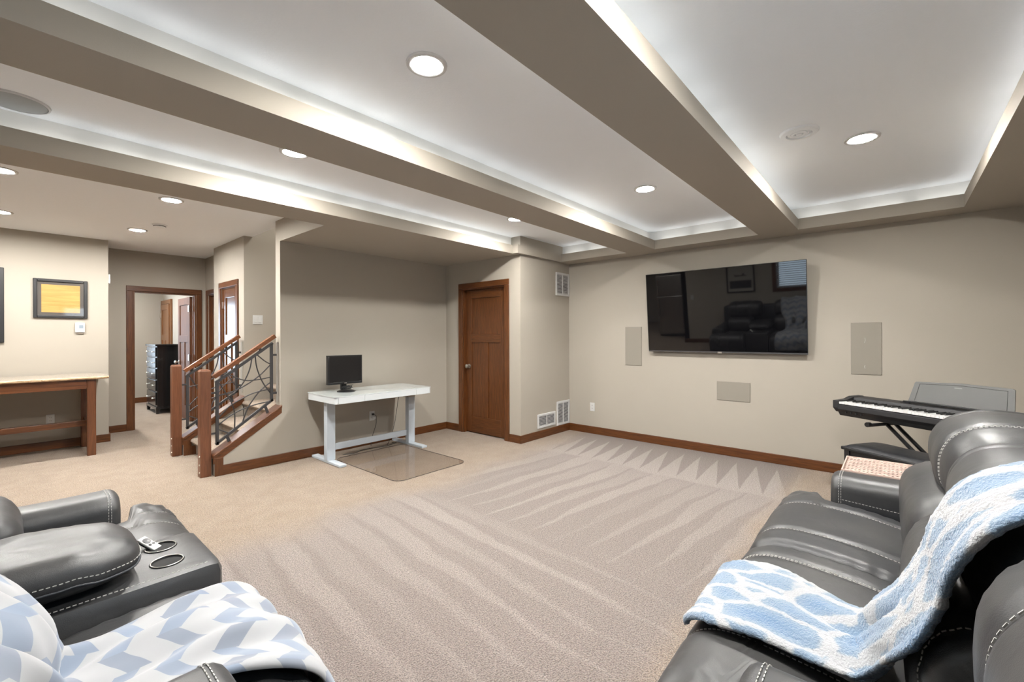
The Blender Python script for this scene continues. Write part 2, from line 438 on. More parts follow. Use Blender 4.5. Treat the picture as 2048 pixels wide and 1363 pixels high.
def smoothpath(pts, n=10):           # Catmull-Rom through points
    P = [Vector(p) for p in pts]; P = [P[0] * 2 - P[1]] + P + [P[-1] * 2 - P[-2]]; out = []
    for i in range(1, len(P) - 2):
        for k in range(n):
            t = k / n; a, b_, c, d = P[i - 1], P[i], P[i + 1], P[i + 2]
            out.append(0.5 * ((2 * b_) + (c - a) * t + (2 * a - 5 * b_ + 4 * c - d) * t * t + (3 * b_ - a - 3 * c + d) * t ** 3))
    out.append(P[-2]); return out

# ------------------------------------------------------------------ the room shell
ZS, ZT, ZL, ZC = 2.375, 2.435, 2.48, 2.605     # soffit underside, cove trough, cove lip, ceiling
XTV, XB, YR = 5.32, -0.90, -1.05
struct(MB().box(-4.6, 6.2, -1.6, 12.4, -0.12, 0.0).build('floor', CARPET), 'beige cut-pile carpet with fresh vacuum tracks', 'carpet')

c = MB()
c.box(-4.6, 2.03, -1.6, 12.4, ZC, ZC + 0.1); c.box(2.03, 5.5, -1.6, 5.03, ZC, ZC + 0.1); c.box(2.03, 5.5, 6.16, 12.4, ZC, ZC + 0.1)
ceiling = struct(c.build('ceiling', CEIL), 'white ceiling above the coffered beams', 'ceiling')
TRAYS = [(-0.415, 0.715), (1.06, 2.157), (2.52, 3.59)]
TX0, TX1, D = -0.55, 5.05, 0.11
LW = 0.016
def low(name, x0, x1, y0, y1): MB().box(x0, x1, y0, y1, ZS, ZT).build(name, PAINT, ceiling)
low('soffit', XB, XTV, YR, TRAYS[0][0]); low('soffit', TX1, XTV, TRAYS[0][0], 3.55); low('soffit', XB, TX0, TRAYS[0][0], 3.97)
low('beam', TX0, TX1, TRAYS[0][1], TRAYS[1][0]); low('beam', TX0, TX1, TRAYS[1][1], TRAYS[2][0])
low('beam', TX0, 4.23, TRAYS[2][1], 3.93); low('soffit', 4.13, TX1, 3.505, 3.59)
MB().box(TX0 - 0.3, 1.92, 3.93, 3.97, ZS, ZC).build('beam_side', PAINT, ceiling)
MB().box(1.92, 4.23, 3.93, 4.97, ZS, ZC).build('alcove_soffit', PAINT, ceiling)
def ring(i, o0, o1):
    """boxes that run round tray i at a distance o0..o1 behind its lip, following the jog of the last tray"""
    a, b_ = TRAYS[i]
    out = [(TX0 - o1, TX1 + o1, a - o1, a - o0), (TX0 - o1, TX0 - o0, a - o0, b_ + o0)]
    if i < 2: out += [(TX0 - o1, TX1 + o1, b_ + o0, b_ + o1), (TX1 + o0, TX1 + o1, a - o0, b_ + o0)]
    else: out += [(TX0 - o1, JX + o1, b_ + o0, b_ + o1), (JX + o0, JX + o1, JY + o0, b_ + o0), (JX + o1, TX1 + o1, JY + o0, JY + o1), (TX1 + o0, TX1 + o1, a - o0, JY + o0)]
    return out
JX, JY = 4.13, 3.505
def strips(x0, x1, y0, y1, z0, z1):
    """rope light in short lengths"""
    m = MB(); L_ = max(x1 - x0, y1 - y0); n = max(1, int(L_ / 0.31))
    for i in range(n):
        a = i / n; b2 = a + 0.8 / n
        if x1 - x0 > y1 - y0: m.box(x0 + a * (x1 - x0), x0 + b2 * (x1 - x0), y0, y1, z0, z1)
        else: m.box(x0, x1, y0 + a * (y1 - y0), y0 + b2 * (y1 - y0), z0, z1)
    return m
for i, (a, b_) in enumerate(TRAYS):
    for q in ring(i, 0.0, LW): MB().box(*q, ZT, ZL).build('cove_lip', PAINT, ceiling)
    for q in ring(i, LW, D): MB().box(*q, ZT, ZL - 0.008).build('cove_shelf', COVEW, ceiling)
    for q in ring(i, D, D + 0.012): MB().box(*q, ZT, ZC).build('cove_face', COVEW, ceiling)
    cove = thing('cove_lighting', ['rope lighting hidden in the cove of the tray nearest the piano', 'rope lighting hidden in the cove of the middle ceiling tray', 'rope lighting hidden in the cove of the tray nearest the desk'][i], 'light strip', (2.2, (a + b_) / 2, ZT))
    for q in ring(i, 0.050, 0.064): strips(*q, ZL - 0.0075, ZL - 0.001).build('light_strip', COVE_M, cove)

def wall(name, boxes, label, mat=PAINT):
    m = MB()
    for b_ in boxes: m.box(*b_)
    return struct(m.build(name, mat), label, 'wall')
ZW = 2.66
wall('wall_front', [(XTV, 5.44, -1.17, 5.09, 0, ZW)], 'tan wall carrying the large television')
wall('wall_return', [(4.23, XTV, 3.55, 3.67, 0, ZW)], 'short tan wall with white air vents beside the dark wooden door')
wall('wall_closet', [(4.23, 4.35, 3.67, 3.81, 0, ZW), (4.23, 4.35, 4.61, 4.97, 0, ZW), (4.23, 4.35, 3.81, 4.61, 2.01, ZW)], 'tan wall around the closed wooden door by the desk')
wall('wall_alcove', [(1.92, 4.47, 4.97, 5.09, 0, 4.2), (4.47, 5.44, 4.97, 5.09, 0, ZW)], 'tan wall behind the white desk')
wall('wall_stair', [(1.93, 4.35, 6.1, 6.22, 0, 4.2), (4.35, 4.47, 4.97, 6.22, 0, 4.2), (2.03, 4.47, 4.97, 6.22, 4.2, 4.3), (1.91, 2.03, 5.09, 6.1, ZC + 0.1, 4.3)], 'tan wall along the stairs holding the double light switch')
wall('wall_hall', [(1.93, 2.05, 6.22, 6.36, 0, ZW), (1.93, 2.05, 6.96, 7.31, 0, ZW), (1.93, 2.05, 6.36, 6.96, 2.01, ZW),
                   (2.05, 2.21, 7.19, 7.31, 0, ZW), (3.2, 3.32, 6.22, 8.47, 0, ZW), (2.29, 3.32, 8.47, 8.59, 0, ZW)], 'tan hall wall around the closed door beside the stairs')
wall('wall_recess', [(2.09, 2.21, 7.31, 7.46, 0, ZW), (2.09, 2.21, 8.20, 8.35, 0, ZW), (2.09, 2.21, 7.46, 8.20, 2.01, ZW)], 'narrow tan wall at the end of the hall')
wall('wall_hall_end', [(0.86, 1.195, 8.35, 8.47, 0, ZW), (1.96, 2.21, 8.35, 8.47, 0, ZW), (1.195, 1.96, 8.35, 8.47, 2.02, ZW)], 'tan wall around the doorway to the bedroom')
wall('wall_left', [(-4.6, 0.86, 7.70, 7.82, 0, ZW), (0.74, 0.86, 7.82, 8.47, 0, ZW)], 'tan wall with the framed picture and the console table')
wall('wall_back', [(-1.02, XB, -1.17, 1.1, 0, ZW), (-1.02, XB, 2.0, 4.1, 0, ZW), (-1.02, XB, 1.1, 2.0, 0, 1.25), (-1.02, XB, 1.1, 2.0, 2.1, ZW)], 'tan wall with a window behind the leather sofa')
wall('wall_right', [(-1.02, 0.95, -1.17, YR, 0, ZW), (1.85, 5.44, -1.17, YR, 0, ZW), (0.95, 1.85, -1.17, YR, 0, 1.25), (0.95, 1.85, -1.17, YR, 2.15, ZW)], 'tan wall with a window behind the sofa with the sherpa blanket')
wall('wall_kitchen', [(-4.6, XB, 3.98, 4.1, 0, ZW), (-4.6, -4.48, 4.1, 7.82, 0, ZW)], 'tan wall around the kitchen end of the room')
wall('wall_bedroom', [(-0.62, -0.35, 11.75, 11.87, 0, ZW), (1.35, 2.29, 11.75, 11.87, 0, ZW), (-0.35, 1.35, 11.75, 11.87, 0, 0.55), (-0.35, 1.35, 11.75, 11.87, 2.15, ZW),
                      (2.17, 2.29, 8.47, 11.75, 0, ZW), (-0.62, -0.5, 7.82, 11.75, 0, ZW)], 'cream bedroom walls beyond the doorway')

# baseboards
def base(name, segs, mat, label):
    m = MB()
    for s in segs: m.box(*s)
    return struct(m.build(name, mat, bevel=0.004), label, 'baseboard')
BH, BT = 0.10, 0.016
base('baseboard_front', [(XTV - BT, XTV, YR, 3.55, 0, BH)], WOODY, 'stained wooden baseboard under the television')
base('baseboard_return', [(4.23 - BT, XTV - BT, 3.55 - BT, 3.55, 0, BH)], WOODX, 'stained wooden baseboard below the floor vents')
base('baseboard_closet', [(4.23 - BT, 4.23, 3.55, 3.735, 0, BH), (4.23 - BT, 4.23, 4.685, 4.97, 0, BH)], WOODY, 'stained wooden baseboard beside the closed door')
base('baseboard_alcove', [(1.38, 4.23 - BT, 4.97 - BT, 4.97, 0, BH)], WOODX, 'stained wooden baseboard behind the desk')
base('baseboard_left', [(-4.4, 0.86 + BT, 7.70 - BT, 7.70, 0, BH), (0.86, 0.86 + BT, 7.7, 8.35 - BT, 0, BH)], WOODX, 'stained wooden baseboard under the console table')
base('baseboard_hall', [(0.86 + BT, 1.12, 8.35 - BT, 8.35, 0, BH), (2.035, 2.09, 8.35 - BT, 8.35, 0, BH)], WOODX, 'stained wooden baseboard beside the bedroom doorway')
base('baseboard_bedroom', [(-0.5, 2.17, 11.75 - BT, 11.75, 0, 0.11)], WOODX, 'stained wooden baseboard across the bedroom')
base('baseboard_back', [(XB, XB + BT, YR + BT, 4.1, 0, BH)], WOODY, 'stained wooden baseboard behind the sofa')
base('baseboard_right', [(XB + BT, XTV - BT, YR, YR + BT, 0, BH)], WOODX, 'stained wooden baseboard below the side window')

# ------------------------------------------------------------------ doors and windows
def casing(parent, axis, pos, out, a0, a1, top, w=0.075, t=0.02):
    """three boards round an opening a0..a1 on the wall face at pos; out = direction into the room"""
    lo, hi = sorted((pos, pos + out * t))
    def bx(u0, u1, z0, z1, m, nm='casing'):
        (MB().box(lo, hi, u0, u1, z0, z1) if axis == 0 else MB().box(u0, u1, lo, hi, z0, z1)).build(nm, m, parent, bevel=0.004)
    bx(a0 - w, a0, 0, top, WOODZ); bx(a1, a1 + w, 0, top, WOODZ); bx(a0 - w, a1 + w, top, top + w, WOODY if axis == 0 else WOODX)
def jamb(parent, axis, p0, p1, a0, a1, top, t=0.018):
    def bx(u0, u1, z0, z1):
        (MB().box(p0, p1, u0, u1, z0, z1) if axis == 0 else MB().box(u0, u1, p0, p1, z0, z1)).build('jamb', WOODZ, parent)
    bx(a0, a0 + t, 0, top); bx(a1 - t, a1, 0, top); bx(a0 + t, a1 - t, top - t, top)
def slab(parent, axis, p0, p1, a0, a1, top, mz=WOODZ, mh=WOODY):
    """three-panel shaker door: stiles, rails and recessed panels, lying between p0 and p1 along axis"""
    st, rl = 0.105, 0.115; z0 = 0.012; mid = 0.635 * top; q = (p1 - p0) * 0.32
    def bx(nm, u0, u1, z0_, z1_, m, ins=0.0, bv=0.003):
        (MB().box(p0 + ins, p1 - ins, u0, u1, z0_, z1_) if axis == 0 else MB().box(u0, u1, p0 + ins, p1 - ins, z0_, z1_)).build(nm, m, parent, bevel=bv)
    bx('stile', a0, a0 + st, z0, top, mz); bx('stile', a1 - st, a1, z0, top, mz)
    bx('rail', a0 + st, a1 - st, top - rl, top, mh); bx('rail', a0 + st, a1 - st, mid, mid + rl, mh); bx('rail', a0 + st, a1 - st, z0, z0 + 0.22, mh)
    c_ = (a0 + a1) / 2
    bx('stile', c_ - 0.045, c_ + 0.045, z0 + 0.22, mid, mz)
    bx('panel', a0 + st, a1 - st, mid + rl, top - rl, mz, q, 0)
    bx('panel', a0 + st, c_ - 0.045, z0 + 0.22, mid, mz, q, 0); bx('panel', c_ + 0.045, a1 - st, z0 + 0.22, mid, mz, q, 0)
def knob(parent, axis, base_, out, z, nm='knob'):
    prof = [(0.030, 0), (0.030, 0.006), (0.012, 0.010), (0.011, 0.030), (0.024, 0.036), (0.030, 0.047), (0.028, 0.058), (0.015, 0.066), (0.0, 0.067)]
    MB().lathe([(r, h * out) for r, h in prof], (base_[0], base_[1], z), 20, axis).build(nm, STEEL, parent, smooth=0.6)

d1 = thing('door_1', 'closed dark wooden three-panel door with nickel knob beside the white vents', 'door', (4.25, 4.21, 0), kind='structure')
casing(d1, 0, 4.23, -1, 3.81, 4.61, 2.01); jamb(d1, 0, 4.2295, 4.345, 3.81, 4.61, 2.01)
slab(d1, 0, 4.275, 4.315, 3.83, 4.59, 1.99); knob(d1, 0, (4.275, 4.53), -1, 0.93)
d2 = thing('door_2', 'closed glossy wooden door behind the far stair railing', 'door', (1.95, 6.66, 0), kind='structure')
WOODG = wood('stained_wood_glossy', W_D, W_L, 2, rough=0.18, coat=0.6)
casing(d2, 0, 1.93, -1, 6.36, 6.96, 2.01); jamb(d2, 0, 1.932, 2.05, 6.36, 6.96, 2.01)
slab(d2, 0, 1.938, 1.975, 6.38, 6.94, 1.99, WOODG, WOODG)
for z in (1.78, 0.25): MB().box(1.925, 1.938, 6.925, 6.955, z - 0.045, z + 0.045).build('hinge', STEEL, d2, bevel=0.003)
d3 = thing('door_3', 'wooden bedroom door standing open against the dresser side', 'door', (1.94, 8.5, 0), kind='structure')
WOODO = wood('stained_wood_satin', (0.11, 0.036, 0.012), (0.22, 0.078, 0.026), 2, rough=0.6, coat=0.0)
slab(d3, 0, 1.905, 1.942, 8.475, 9.20, 1.99, WOODO, WOODO); knob(d3, 0, (1.905, 9.14), -1, 0.93)
for z in (1.80, 1.02, 0.22): MB().box(1.890, 1.905, 8.455, 8.515, z - 0.05, z + 0.05).build('hinge', STEEL, d3, bevel=0.003)
d4 = thing('door_4', 'wooden door in the recess at the end of the hall', 'door', (2.1, 7.83, 0), kind='structure')
casing(d4, 0, 2.09, -1, 7.46, 8.20, 2.01); jamb(d4, 0, 2.095, 2.205, 7.46, 8.20, 2.01); slab(d4, 0, 2.13, 2.17, 7.48, 8.18, 1.99)
d5 = thing('door_5', 'pale stained wooden door in the far corner of the bedroom', 'door', (2.16, 11.3, 0), kind='structure')
slab(d5, 0, 2.118, 2.155, 10.98, 11.66, 2.02, WOODF, WOODF)
for b5 in ((2.135, 2.168, 11.66, 11.735, 0, 2.11), (2.135, 2.168, 10.90, 10.98, 0, 2.11), (2.135, 2.168, 10.98, 11.66, 2.03, 2.11)): MB().box(*b5).build('casing', WOODF, d5, bevel=0.004)
for z in (1.80, 0.25): MB().box(2.105, 2.118, 11.63, 11.66, z - 0.05, z + 0.05).build('hinge', STEEL, d5)
t1 = thing('trim_1', 'dark wooden casing round the open bedroom doorway', 'door casing', (1.58, 8.35, 0), kind='structure')
casing(t1, 1, 8.35, -1, 1.195, 1.96, 2.02); jamb(t1, 1, 8.352, 8.468, 1.195, 1.96, 2.02)
MB().box(1.212, 1.224, 8.40, 8.44, 0, 2.0).build('door_stop', WOODZ, t1)

def window(name, axis, pos, out, a0, a1, z0, z1, label, blinds):
    """frame, sash, pane and blinds in an opening; pos = room-side wall face, out = into the room"""
    w = thing(name, label, 'window', ((pos, (a0 + a1) / 2, z0) if axis == 0 else ((a0 + a1) / 2, pos, z0)), kind='structure')
    def bx(nm, d0, d1, u0, u1, q0, q1, m, bv=0.0):
        lo, hi = sorted((pos + out * d0, pos + out * d1))
        return (MB().box(lo, hi, u0, u1, q0, q1) if axis == 0 else MB().box(u0, u1, lo, hi, q0, q1)).build(nm, m, w, bevel=bv)
    k = 0.08
    for (u0, u1, q0, q1) in ((a0 - k, a0, z0 - k, z1 + k), (a1, a1 + k, z0 - k, z1 + k), (a0, a1, z1, z1 + k), (a0, a1, z0 - k, z0)):
        bx('casing', 0, 0.02, u0, u1, q0, q1, WOODZ, 0.004)
    for (u0, u1, q0, q1) in ((a0, a0 + 0.04, z0, z1), (a1 - 0.04, a1, z0, z1), (a0 + 0.04, a1 - 0.04, z1 - 0.04, z1), (a0 + 0.04, a1 - 0.04, z0, z0 + 0.04)):
        bx('sash', -0.09, -0.06, u0, u1, q0, q1, WHITE_M)
    bx('pane', -0.078, -0.074, a0 + 0.04, a1 - 0.04, z0 + 0.04, z1 - 0.04, GLASS)
    if blinds:
        n = int((z1 - z0 - 0.06) / 0.045)
        for i in range(n):
            z = z0 + 0.03 + i * 0.045; lo, hi = pos + out * -0.045, pos + out * -0.012
            cx = (lo + hi) / 2; hw = 0.021; an = 0.35
            if axis == 0: MB().obb((cx, (a0 + a1) / 2, z), (hw * math.cos(an), 0, -out * hw * math.sin(an)), (0, (a1 - a0) / 2 - 0.012, 0), (0.0008, 0, 0.0012)).build('slat', WHITE_M, w)
            else: MB().obb(((a0 + a1) / 2, cx, z), ((a1 - a0) / 2 - 0.012, 0, 0), (0, hw * math.cos(an), -out * hw * math.sin(an)), (0, 0.0008, 0.0012)).build('slat', WHITE_M, w)
        bx('headrail', -0.05, -0.006, a0 + 0.01, a1 - 0.01, z1 - 0.045, z1 - 0.004, WHITE_M)
    return w
window('window_1', 0, XB, 1, 1.1, 2.0, 1.25, 2.1, 'basement window with white blinds behind the chevron-blanket sofa', True)
window('window_2', 1, YR, 1, 0.95, 1.85, 1.25, 2.15, 'basement window with white blinds above the sherpa-blanket sofa', True)
window('window_3', 1, 11.75, -1, -0.35, 1.35, 0.55, 2.15, 'bedroom window letting in daylight', False)

# ------------------------------------------------------------------ stairs and railings
def stair_line(x): return 0.205 + 0.66 * (x - 1.30)        # top of the sloped stringer cap
stairs = thing('staircase', 'carpeted stairs climbing between two iron railings', 'staircase', (1.35, 5.6, 0))
RISE, RUN = 0.185, 0.265
for i in range(9):
    x0 = 1.40 + i * RUN; z1 = (i + 1) * RISE
    prof = [(x0 + 0.03, z1 - RISE - (0.0 if i == 0 else 0.02)), (x0 + 0.025, z1 - 0.075), (x0 - 0.012, z1 - 0.055), (x0 - 0.025, z1 - 0.028), (x0 - 0.014, z1 - 0.006), (x0 + 0.012, z1), (x0 + RUN + 0.04, z1), (x0 + RUN + 0.04, max(0.0, z1 - RISE - 0.02))]
    MB().prism(prof, 5.092, 6.098, 1).build('step', CARPET, stairs, smooth=0.9)
def knee(name, y0, y1, label):
    xe = 1.92
    w = struct(MB().prism([(1.315, 0), (xe, 0), (xe, stair_line(xe) - 0.03), (1.315, stair_line(1.315) - 0.03)], y0, y1, 1).build(name, PAINT), label, 'wall')
    return w
knee('wall_knee_near', 4.97, 5.09, 'low sloping wall under the nearer stair railing')
knee('wall_knee_far', 6.11, 6.21, 'low sloping wall under the farther stair railing')
def stair_trim(name, y0, y1, face, label):
    t = thing(name, label, 'trim', (1.6, (y0 + y1) / 2, 0), kind='structure')
    xe = 1.93
    MB().prism([(1.30, stair_line(1.30) - 0.03), (xe, stair_line(xe) - 0.03), (xe, stair_line(xe)), (1.30, stair_line(1.30))], y0 - 0.022, y1 + 0.022, 1).build('cap', WOODX, t, bevel=0.004)
    ys = face
    MB().prism([(1.30, stair_line(1.30) - 0.085), (xe, stair_line(xe) - 0.085), (xe, stair_line(xe) - 0.03), (1.30, stair_line(1.30) - 0.03)], ys - 0.014, ys, 1).build('skirt', WOODX, t, bevel=0.003)
    MB().box(1.312, 1.385, ys - 0.016, ys, 0, stair_line(1.30) - 0.03).build('post_trim', WOODZ, t, bevel=0.003)
    return t
stair_trim('trim_2', 4.97, 5.09, 4.97, 'sloping wooden cap along the nearer low stair wall')
tf = stair_trim('trim_3', 6.11, 6.21, 6.11, 'sloping wooden cap along the farther low stair wall')
MB().box(1.385, 1.93, 6.095, 6.11, 0, 0.10).build('skirting', WOODX, tf)

RODS = [[(1.664, 1.13), (1.645, 1.025), (1.61, .932), (1.562, .851), (1.496, .777)], [(1.695, 1.155), (1.707, 1.042), (1.741, .929), (1.786, .835), (1.845, .745)],
        [(1.712, 1.162), (1.786, 1.094), (1.855, 1.05)], [(1.45, .975), (1.586, .907), (1.709, .901), (1.855, .921)], [(1.345, .772), (1.49, .801), (1.61, .857), (1.735, .944), (1.856, 1.066)],
        [(1.362, .912), (1.432, .78), (1.478, .683), (1.504, .573), (1.503, .42)], [(1.345, .53), (1.443, .641), (1.549, .708), (1.671, .763), (1.855, .798)],
        [(1.345, .468), (1.455, .553), (1.573, .611), (1.696, .644), (1.83, .663)], [(1.572, .47), (1.615, .599), (1.671, .695), (1.747, .79), (1.852, .872)], [(1.345, .449), (1.403, .417), (1.452, .388)]]
def railing(label, yc, newel_y, dx):
    r = thing('stair_railing', label, 'railing', (1.27 + dx, yc, 0))
    nx, hw = 1.252 + dx, 0.045
    n = MB(); n.box(nx - hw, nx + hw, newel_y - hw, newel_y + hw, 0, 1.018)
    n.build('newel_post', WOODN, r, bevel=0.004)
    k = MB(); q = len(k.v)
    for (s_, z) in ((hw, 1.018), (hw - 0.012, 1.034)): k.v += [(nx - s_, newel_y - s_, z), (nx + s_, newel_y - s_, z), (nx + s_, newel_y + s_, z), (nx - s_, newel_y + s_, z)]
    k.f += [(3, 2, 1, 0), (4, 5, 6, 7), (0, 1, 5, 4), (1, 2, 6, 5), (2, 3, 7, 6), (3, 0, 4, 7)]
    k.build('newel_cap', WOODN, r)
    for z in (0.045, 0.12, 0.20): MB().lathe([(0.008, 0), (0.006, -0.006), (0, -0.007)], (nx - hw, newel_y - hw * 0.45, z), 10, 0).build('bolt', STEEL, r)
    def bar(nm, p, q_, w, t, m=IRON):
        a, b_ = Vector((p[0] + dx, yc, p[1])), Vector((q_[0] + dx, yc, q_[1])); d = (b_ - a); h = Vector((-d.z, 0, d.x)).normalized()
        return MB().obb((a + b_) / 2, d / 2, (0, t / 2, 0), h * (w / 2)).build(nm, m, r, bevel=0.002)
    fr = [(1.34, .893), (1.859, 1.275), (1.859, .665), (1.34, .283)]
    bar('frame_post', (1.352, .900), (1.352, .290), 0.026, 0.026); bar('frame_post', (1.852, 1.27), (1.852, .66), 0.026, 0.026)
    bar('frame_rail', (1.34, .900), (1.865, 1.283), 0.026, 0.026); bar('frame_rail', (1.34, .298), (1.865, .681), 0.026, 0.026)
    for rd in RODS:
        MB().tube(smoothpath([(x + dx, yc, z) for x, z in rd], 6), 0.0062, 6).build('rod', IRON, r, smooth=0.9)
    bar('handrail', (1.322, .958), (1.885, 1.358), 0.040, 0.055, WOODR)
    for p in ((1.742, 1.215), (1.393, .965)):
        bar('handrail_tab', (p[0] - 0.008, p[1] + 0.030), (p[0] + 0.012, p[1] - 0.030), 0.026, 0.012)
    for p in ((1.795, .595), (1.443, .335)):
        bar('stringer_tab', (p[0] - 0.012, p[1] + 0.038), (p[0] + 0.020, p[1] - 0.055), 0.026, 0.012)
    for z in (1.155, .747): bar('wall_tab', (1.862, z), (1.925, z), 0.022, 0.012)
    for z in (.802, .406): bar('newel_tab', (1.296, z), (1.345, z), 0.018, 0.012)
    bar('wall_strip', (1.912, 1.29), (1.912, .655), 0.016, 0.030, pbr('greige_strip', (0.50, 0.47, 0.42), 0.5))
    return r
railing('wrought iron stair railing with wooden handrail nearer the desk', 5.03, 5.05, 0.0)
railing('wrought iron stair railing with wooden handrail nearer the bedroom doorway', 6.16, 6.19, 0.01)

# ------------------------------------------------------------------ lamps and ceiling fittings
lamp = None
LAMPS = [(3.58, 0.16, ZC, 'recessed ceiling lamp beside the round vent'), (3.58, 1.61, ZC, 'recessed ceiling lamp in the middle tray nearer the television'),
         (3.58, 3.07, ZC, 'recessed ceiling lamp above the vented corner'), (1.275, 1.63, ZC, 'largest recessed ceiling lamp in the middle tray'),
         (1.285, 3.08, ZC, 'recessed ceiling lamp in the tray nearest the stairs'), (1.28, 0.16, ZC, 'recessed ceiling lamp above the sofa with the sherpa blanket'),
         (0.987, 4.99, ZC, 'recessed hall lamp in front of the stairs'), (1.0, 6.68, ZC, 'recessed hall lamp nearest the bedroom doorway'),
         (-0.035, 5.04, ZC, 'recessed hall lamp at the picture edge nearer the beams'), (-0.05, 6.72, ZC, 'recessed hall lamp above the console table'), (-1.9, 5.9, ZC, 'recessed lamp over the kitchen end of the room'),
                  (1.1, 10.6, ZC, 'recessed lamp in the bedroom ceiling far from the door'), (1.2, 9.2, ZC, 'unseen lamp added near the bedroom door to brighten the bedroom'), (3.1, 5.6, 4.2, 'recessed lamp above the stairs')]  # the bedroom lamp near the door is an added fill for the bedroom walls
for (x, y, z, lb) in LAMPS:
    if lamp is None:
        lamp = thing('recessed_light', lb, 'ceiling light', (x, y, z), group='recessed ceiling lamps')
        MB().lathe([(0.068, -0.001), (0.070, -0.008), (0.080, -0.011), (0.092, -0.009), (0.094, 0.0)], seg=40).build('trim_ring', WHITE_M, lamp, smooth=0.8, local=True)
        MB().lathe([(0.0, -0.0055), (0.069, -0.005), (0.069, -0.001)], seg=40).build('lens', LED_M, lamp, local=True)
    else:
        c = copy_tree(lamp); c.location = (x, y, z); c['label'] = lb
cs = thing('ceiling_speaker', 'round grey ceiling speaker at the left edge of the tray', 'speaker', (0.03, 3.52, ZC))
MB().lathe([(0.0, -0.010), (0.118, -0.009), (0.122, -0.004)], seg=48).build('grille', CSPK, cs, smooth=0.6, local=True)
MB().lathe([(0.122, -0.001), (0.1225, -0.010), (0.130, -0.008), (0.132, 0.0)], seg=48).build('rim', WHITE_M, cs, smooth=0.6, local=True)
rv = thing('ceiling_vent', 'white round ceiling vent with concentric rings near the lamp', 'vent', (3.225, 0.45, ZC))
MB().lathe([(0.066, -0.001), (0.070, -0.016), (0.098, -0.012), (0.104, -0.006), (0.105, 0.0)], seg=48).build('rim', CEILW, rv, smooth=0.5, local=True)
for r_, z in ((0.056, -0.013), (0.036, -0.016)):
    MB().lathe([(r_ - 0.013, -0.002), (r_ - 0.012, z + 0.003), (r_ - 0.004, z), (r_ + 0.006, z + 0.004), (r_ + 0.007, -0.002)], seg=40).build('ring', CEILW, rv, smooth=0.5, local=True)
MB().lathe([(0.0, -0.017), (0.016, -0.015), (0.020, -0.004), (0.020, -0.001)], seg=30).build('hub', CEILW, rv, smooth=0.5, local=True)
sd = thing('smoke_detector', 'white smoke detector on the hall ceiling', 'smoke detector', (1.12, 6.2, ZC))
MB().lathe([(0.0, -0.036), (0.035, -0.036), (0.050, -0.030), (0.056, -0.014)], seg=32).build('cover', CEILW, sd, smooth=0.5, local=True)
MB().lathe([(0.056, -0.014), (0.066, -0.012), (0.070, 0.0)], seg=32).build('base', CEILW, sd, smooth=0.5, local=True)
MB().lathe([(0.052, -0.022), (0.0565, -0.020), (0.0565, -0.016), (0.052, -0.014)], seg=32).build('vent_slot', DARK, sd, local=True)

# ------------------------------------------------------------------ television and wall fittings
TILT = math.radians(5.4)
tv = thing('television', 'large flat black television tilted forward on the wall', 'television', (XTV, 1.49, 1.16))
tx = Vector((-math.sin(TILT), 0, math.cos(TILT)))       # up along the panel
tn = Vector((-math.cos(TILT), 0, -math.sin(TILT)))      # out of the screen
TB = Vector((5.25, 1.49, 1.155)); TW, TH = 0.8285, 0.945
def tvbox(nm, u0, u1, h0, h1, d0, d1, m, bv=0.0, **k):
    c = TB + Vector((0, (u0 + u1) / 2, 0)) + tx * ((h0 + h1) / 2) + tn * ((d0 + d1) / 2)
    return MB().obb(c, (0, (u1 - u0) / 2, 0), tx * ((h1 - h0) / 2), tn * ((d1 - d0) / 2)).build(nm, m, tv, bevel=bv, **k)
tvbox('cabinet', -TW, TW, 0.0, TH, -0.022, -0.003, BLACKP, 0.002)
tvbox('screen', -TW + 0.005, TW - 0.005, 0.016, TH - 0.005, -0.003, 0.0, SCREEN)
tvbox('bezel', -TW, TW, 0.0, 0.014, -0.003, 0.003, pbr('tv_bezel_grey', (0.16, 0.16, 0.165), 0.35, metal=0.7))
for (a, b_, h0, h1) in ((-TW, TW, TH - 0.004, TH), (-TW, -TW + 0.004, 0.014, TH), (TW - 0.004, TW, 0.014, TH)): tvbox('bezel', a, b_, h0, h1, -0.003, 0.002, BLACKP)
tvbox('logo', -0.022, 0.022, -0.010, 0.010, 0.003, 0.006, STEEL, 0.002, label='small bright maker badge on the lower edge')
tvbox('housing', -0.55, 0.55, 0.06, 0.56, -0.045, -0.022, BLACKM, 0.01)
MB().box(5.27, XTV - 0.001, 1.2, 1.8, 1.48, 1.78).build('wall_mount', BLACKM, tv)

def wall_speaker(label, y0, y1, z0, z1):
    s = thing('wall_speaker', label, 'speaker', (XTV, (y0 + y1) / 2, z0), group='tan in-wall speakers round the television')
    MB().box(XTV - 0.006, XTV - 0.0005, y0, y1, z0, z1).build('frame', SPKR, s, bevel=0.002)
    MB().box(XTV - 0.0085, XTV - 0.006, y0 + 0.006, y1 - 0.006, z0 + 0.006, z1 - 0.006).build('grille', SPKR, s)
    return s
wall_speaker('tan in-wall speaker left of the television', 2.442, 2.67, 0.965, 1.462)
ws = wall_speaker('tan scuffed in-wall speaker above the piano', 0.10, 0.327, 0.975, 1.467)
SCUFF = pbr('pale_scuff', (0.62, 0.58, 0.52), 0.8)
MB().tube([(XTV - 0.0087, 0.222, 1.325), (XTV - 0.0087, 0.218, 1.30), (XTV - 0.0087, 0.226, 1.275)], 0.002, 4).build('scuff', SCUFF, ws)
MB().tube([(XTV - 0.0087, 0.221, 1.065), (XTV - 0.0087, 0.226, 1.05), (XTV - 0.0087, 0.220, 1.035)], 0.003, 4).build('scuff', SCUFF, ws)
wall_speaker('tan in-wall centre speaker below the television', 1.197, 1.541, 0.617, 0.83)

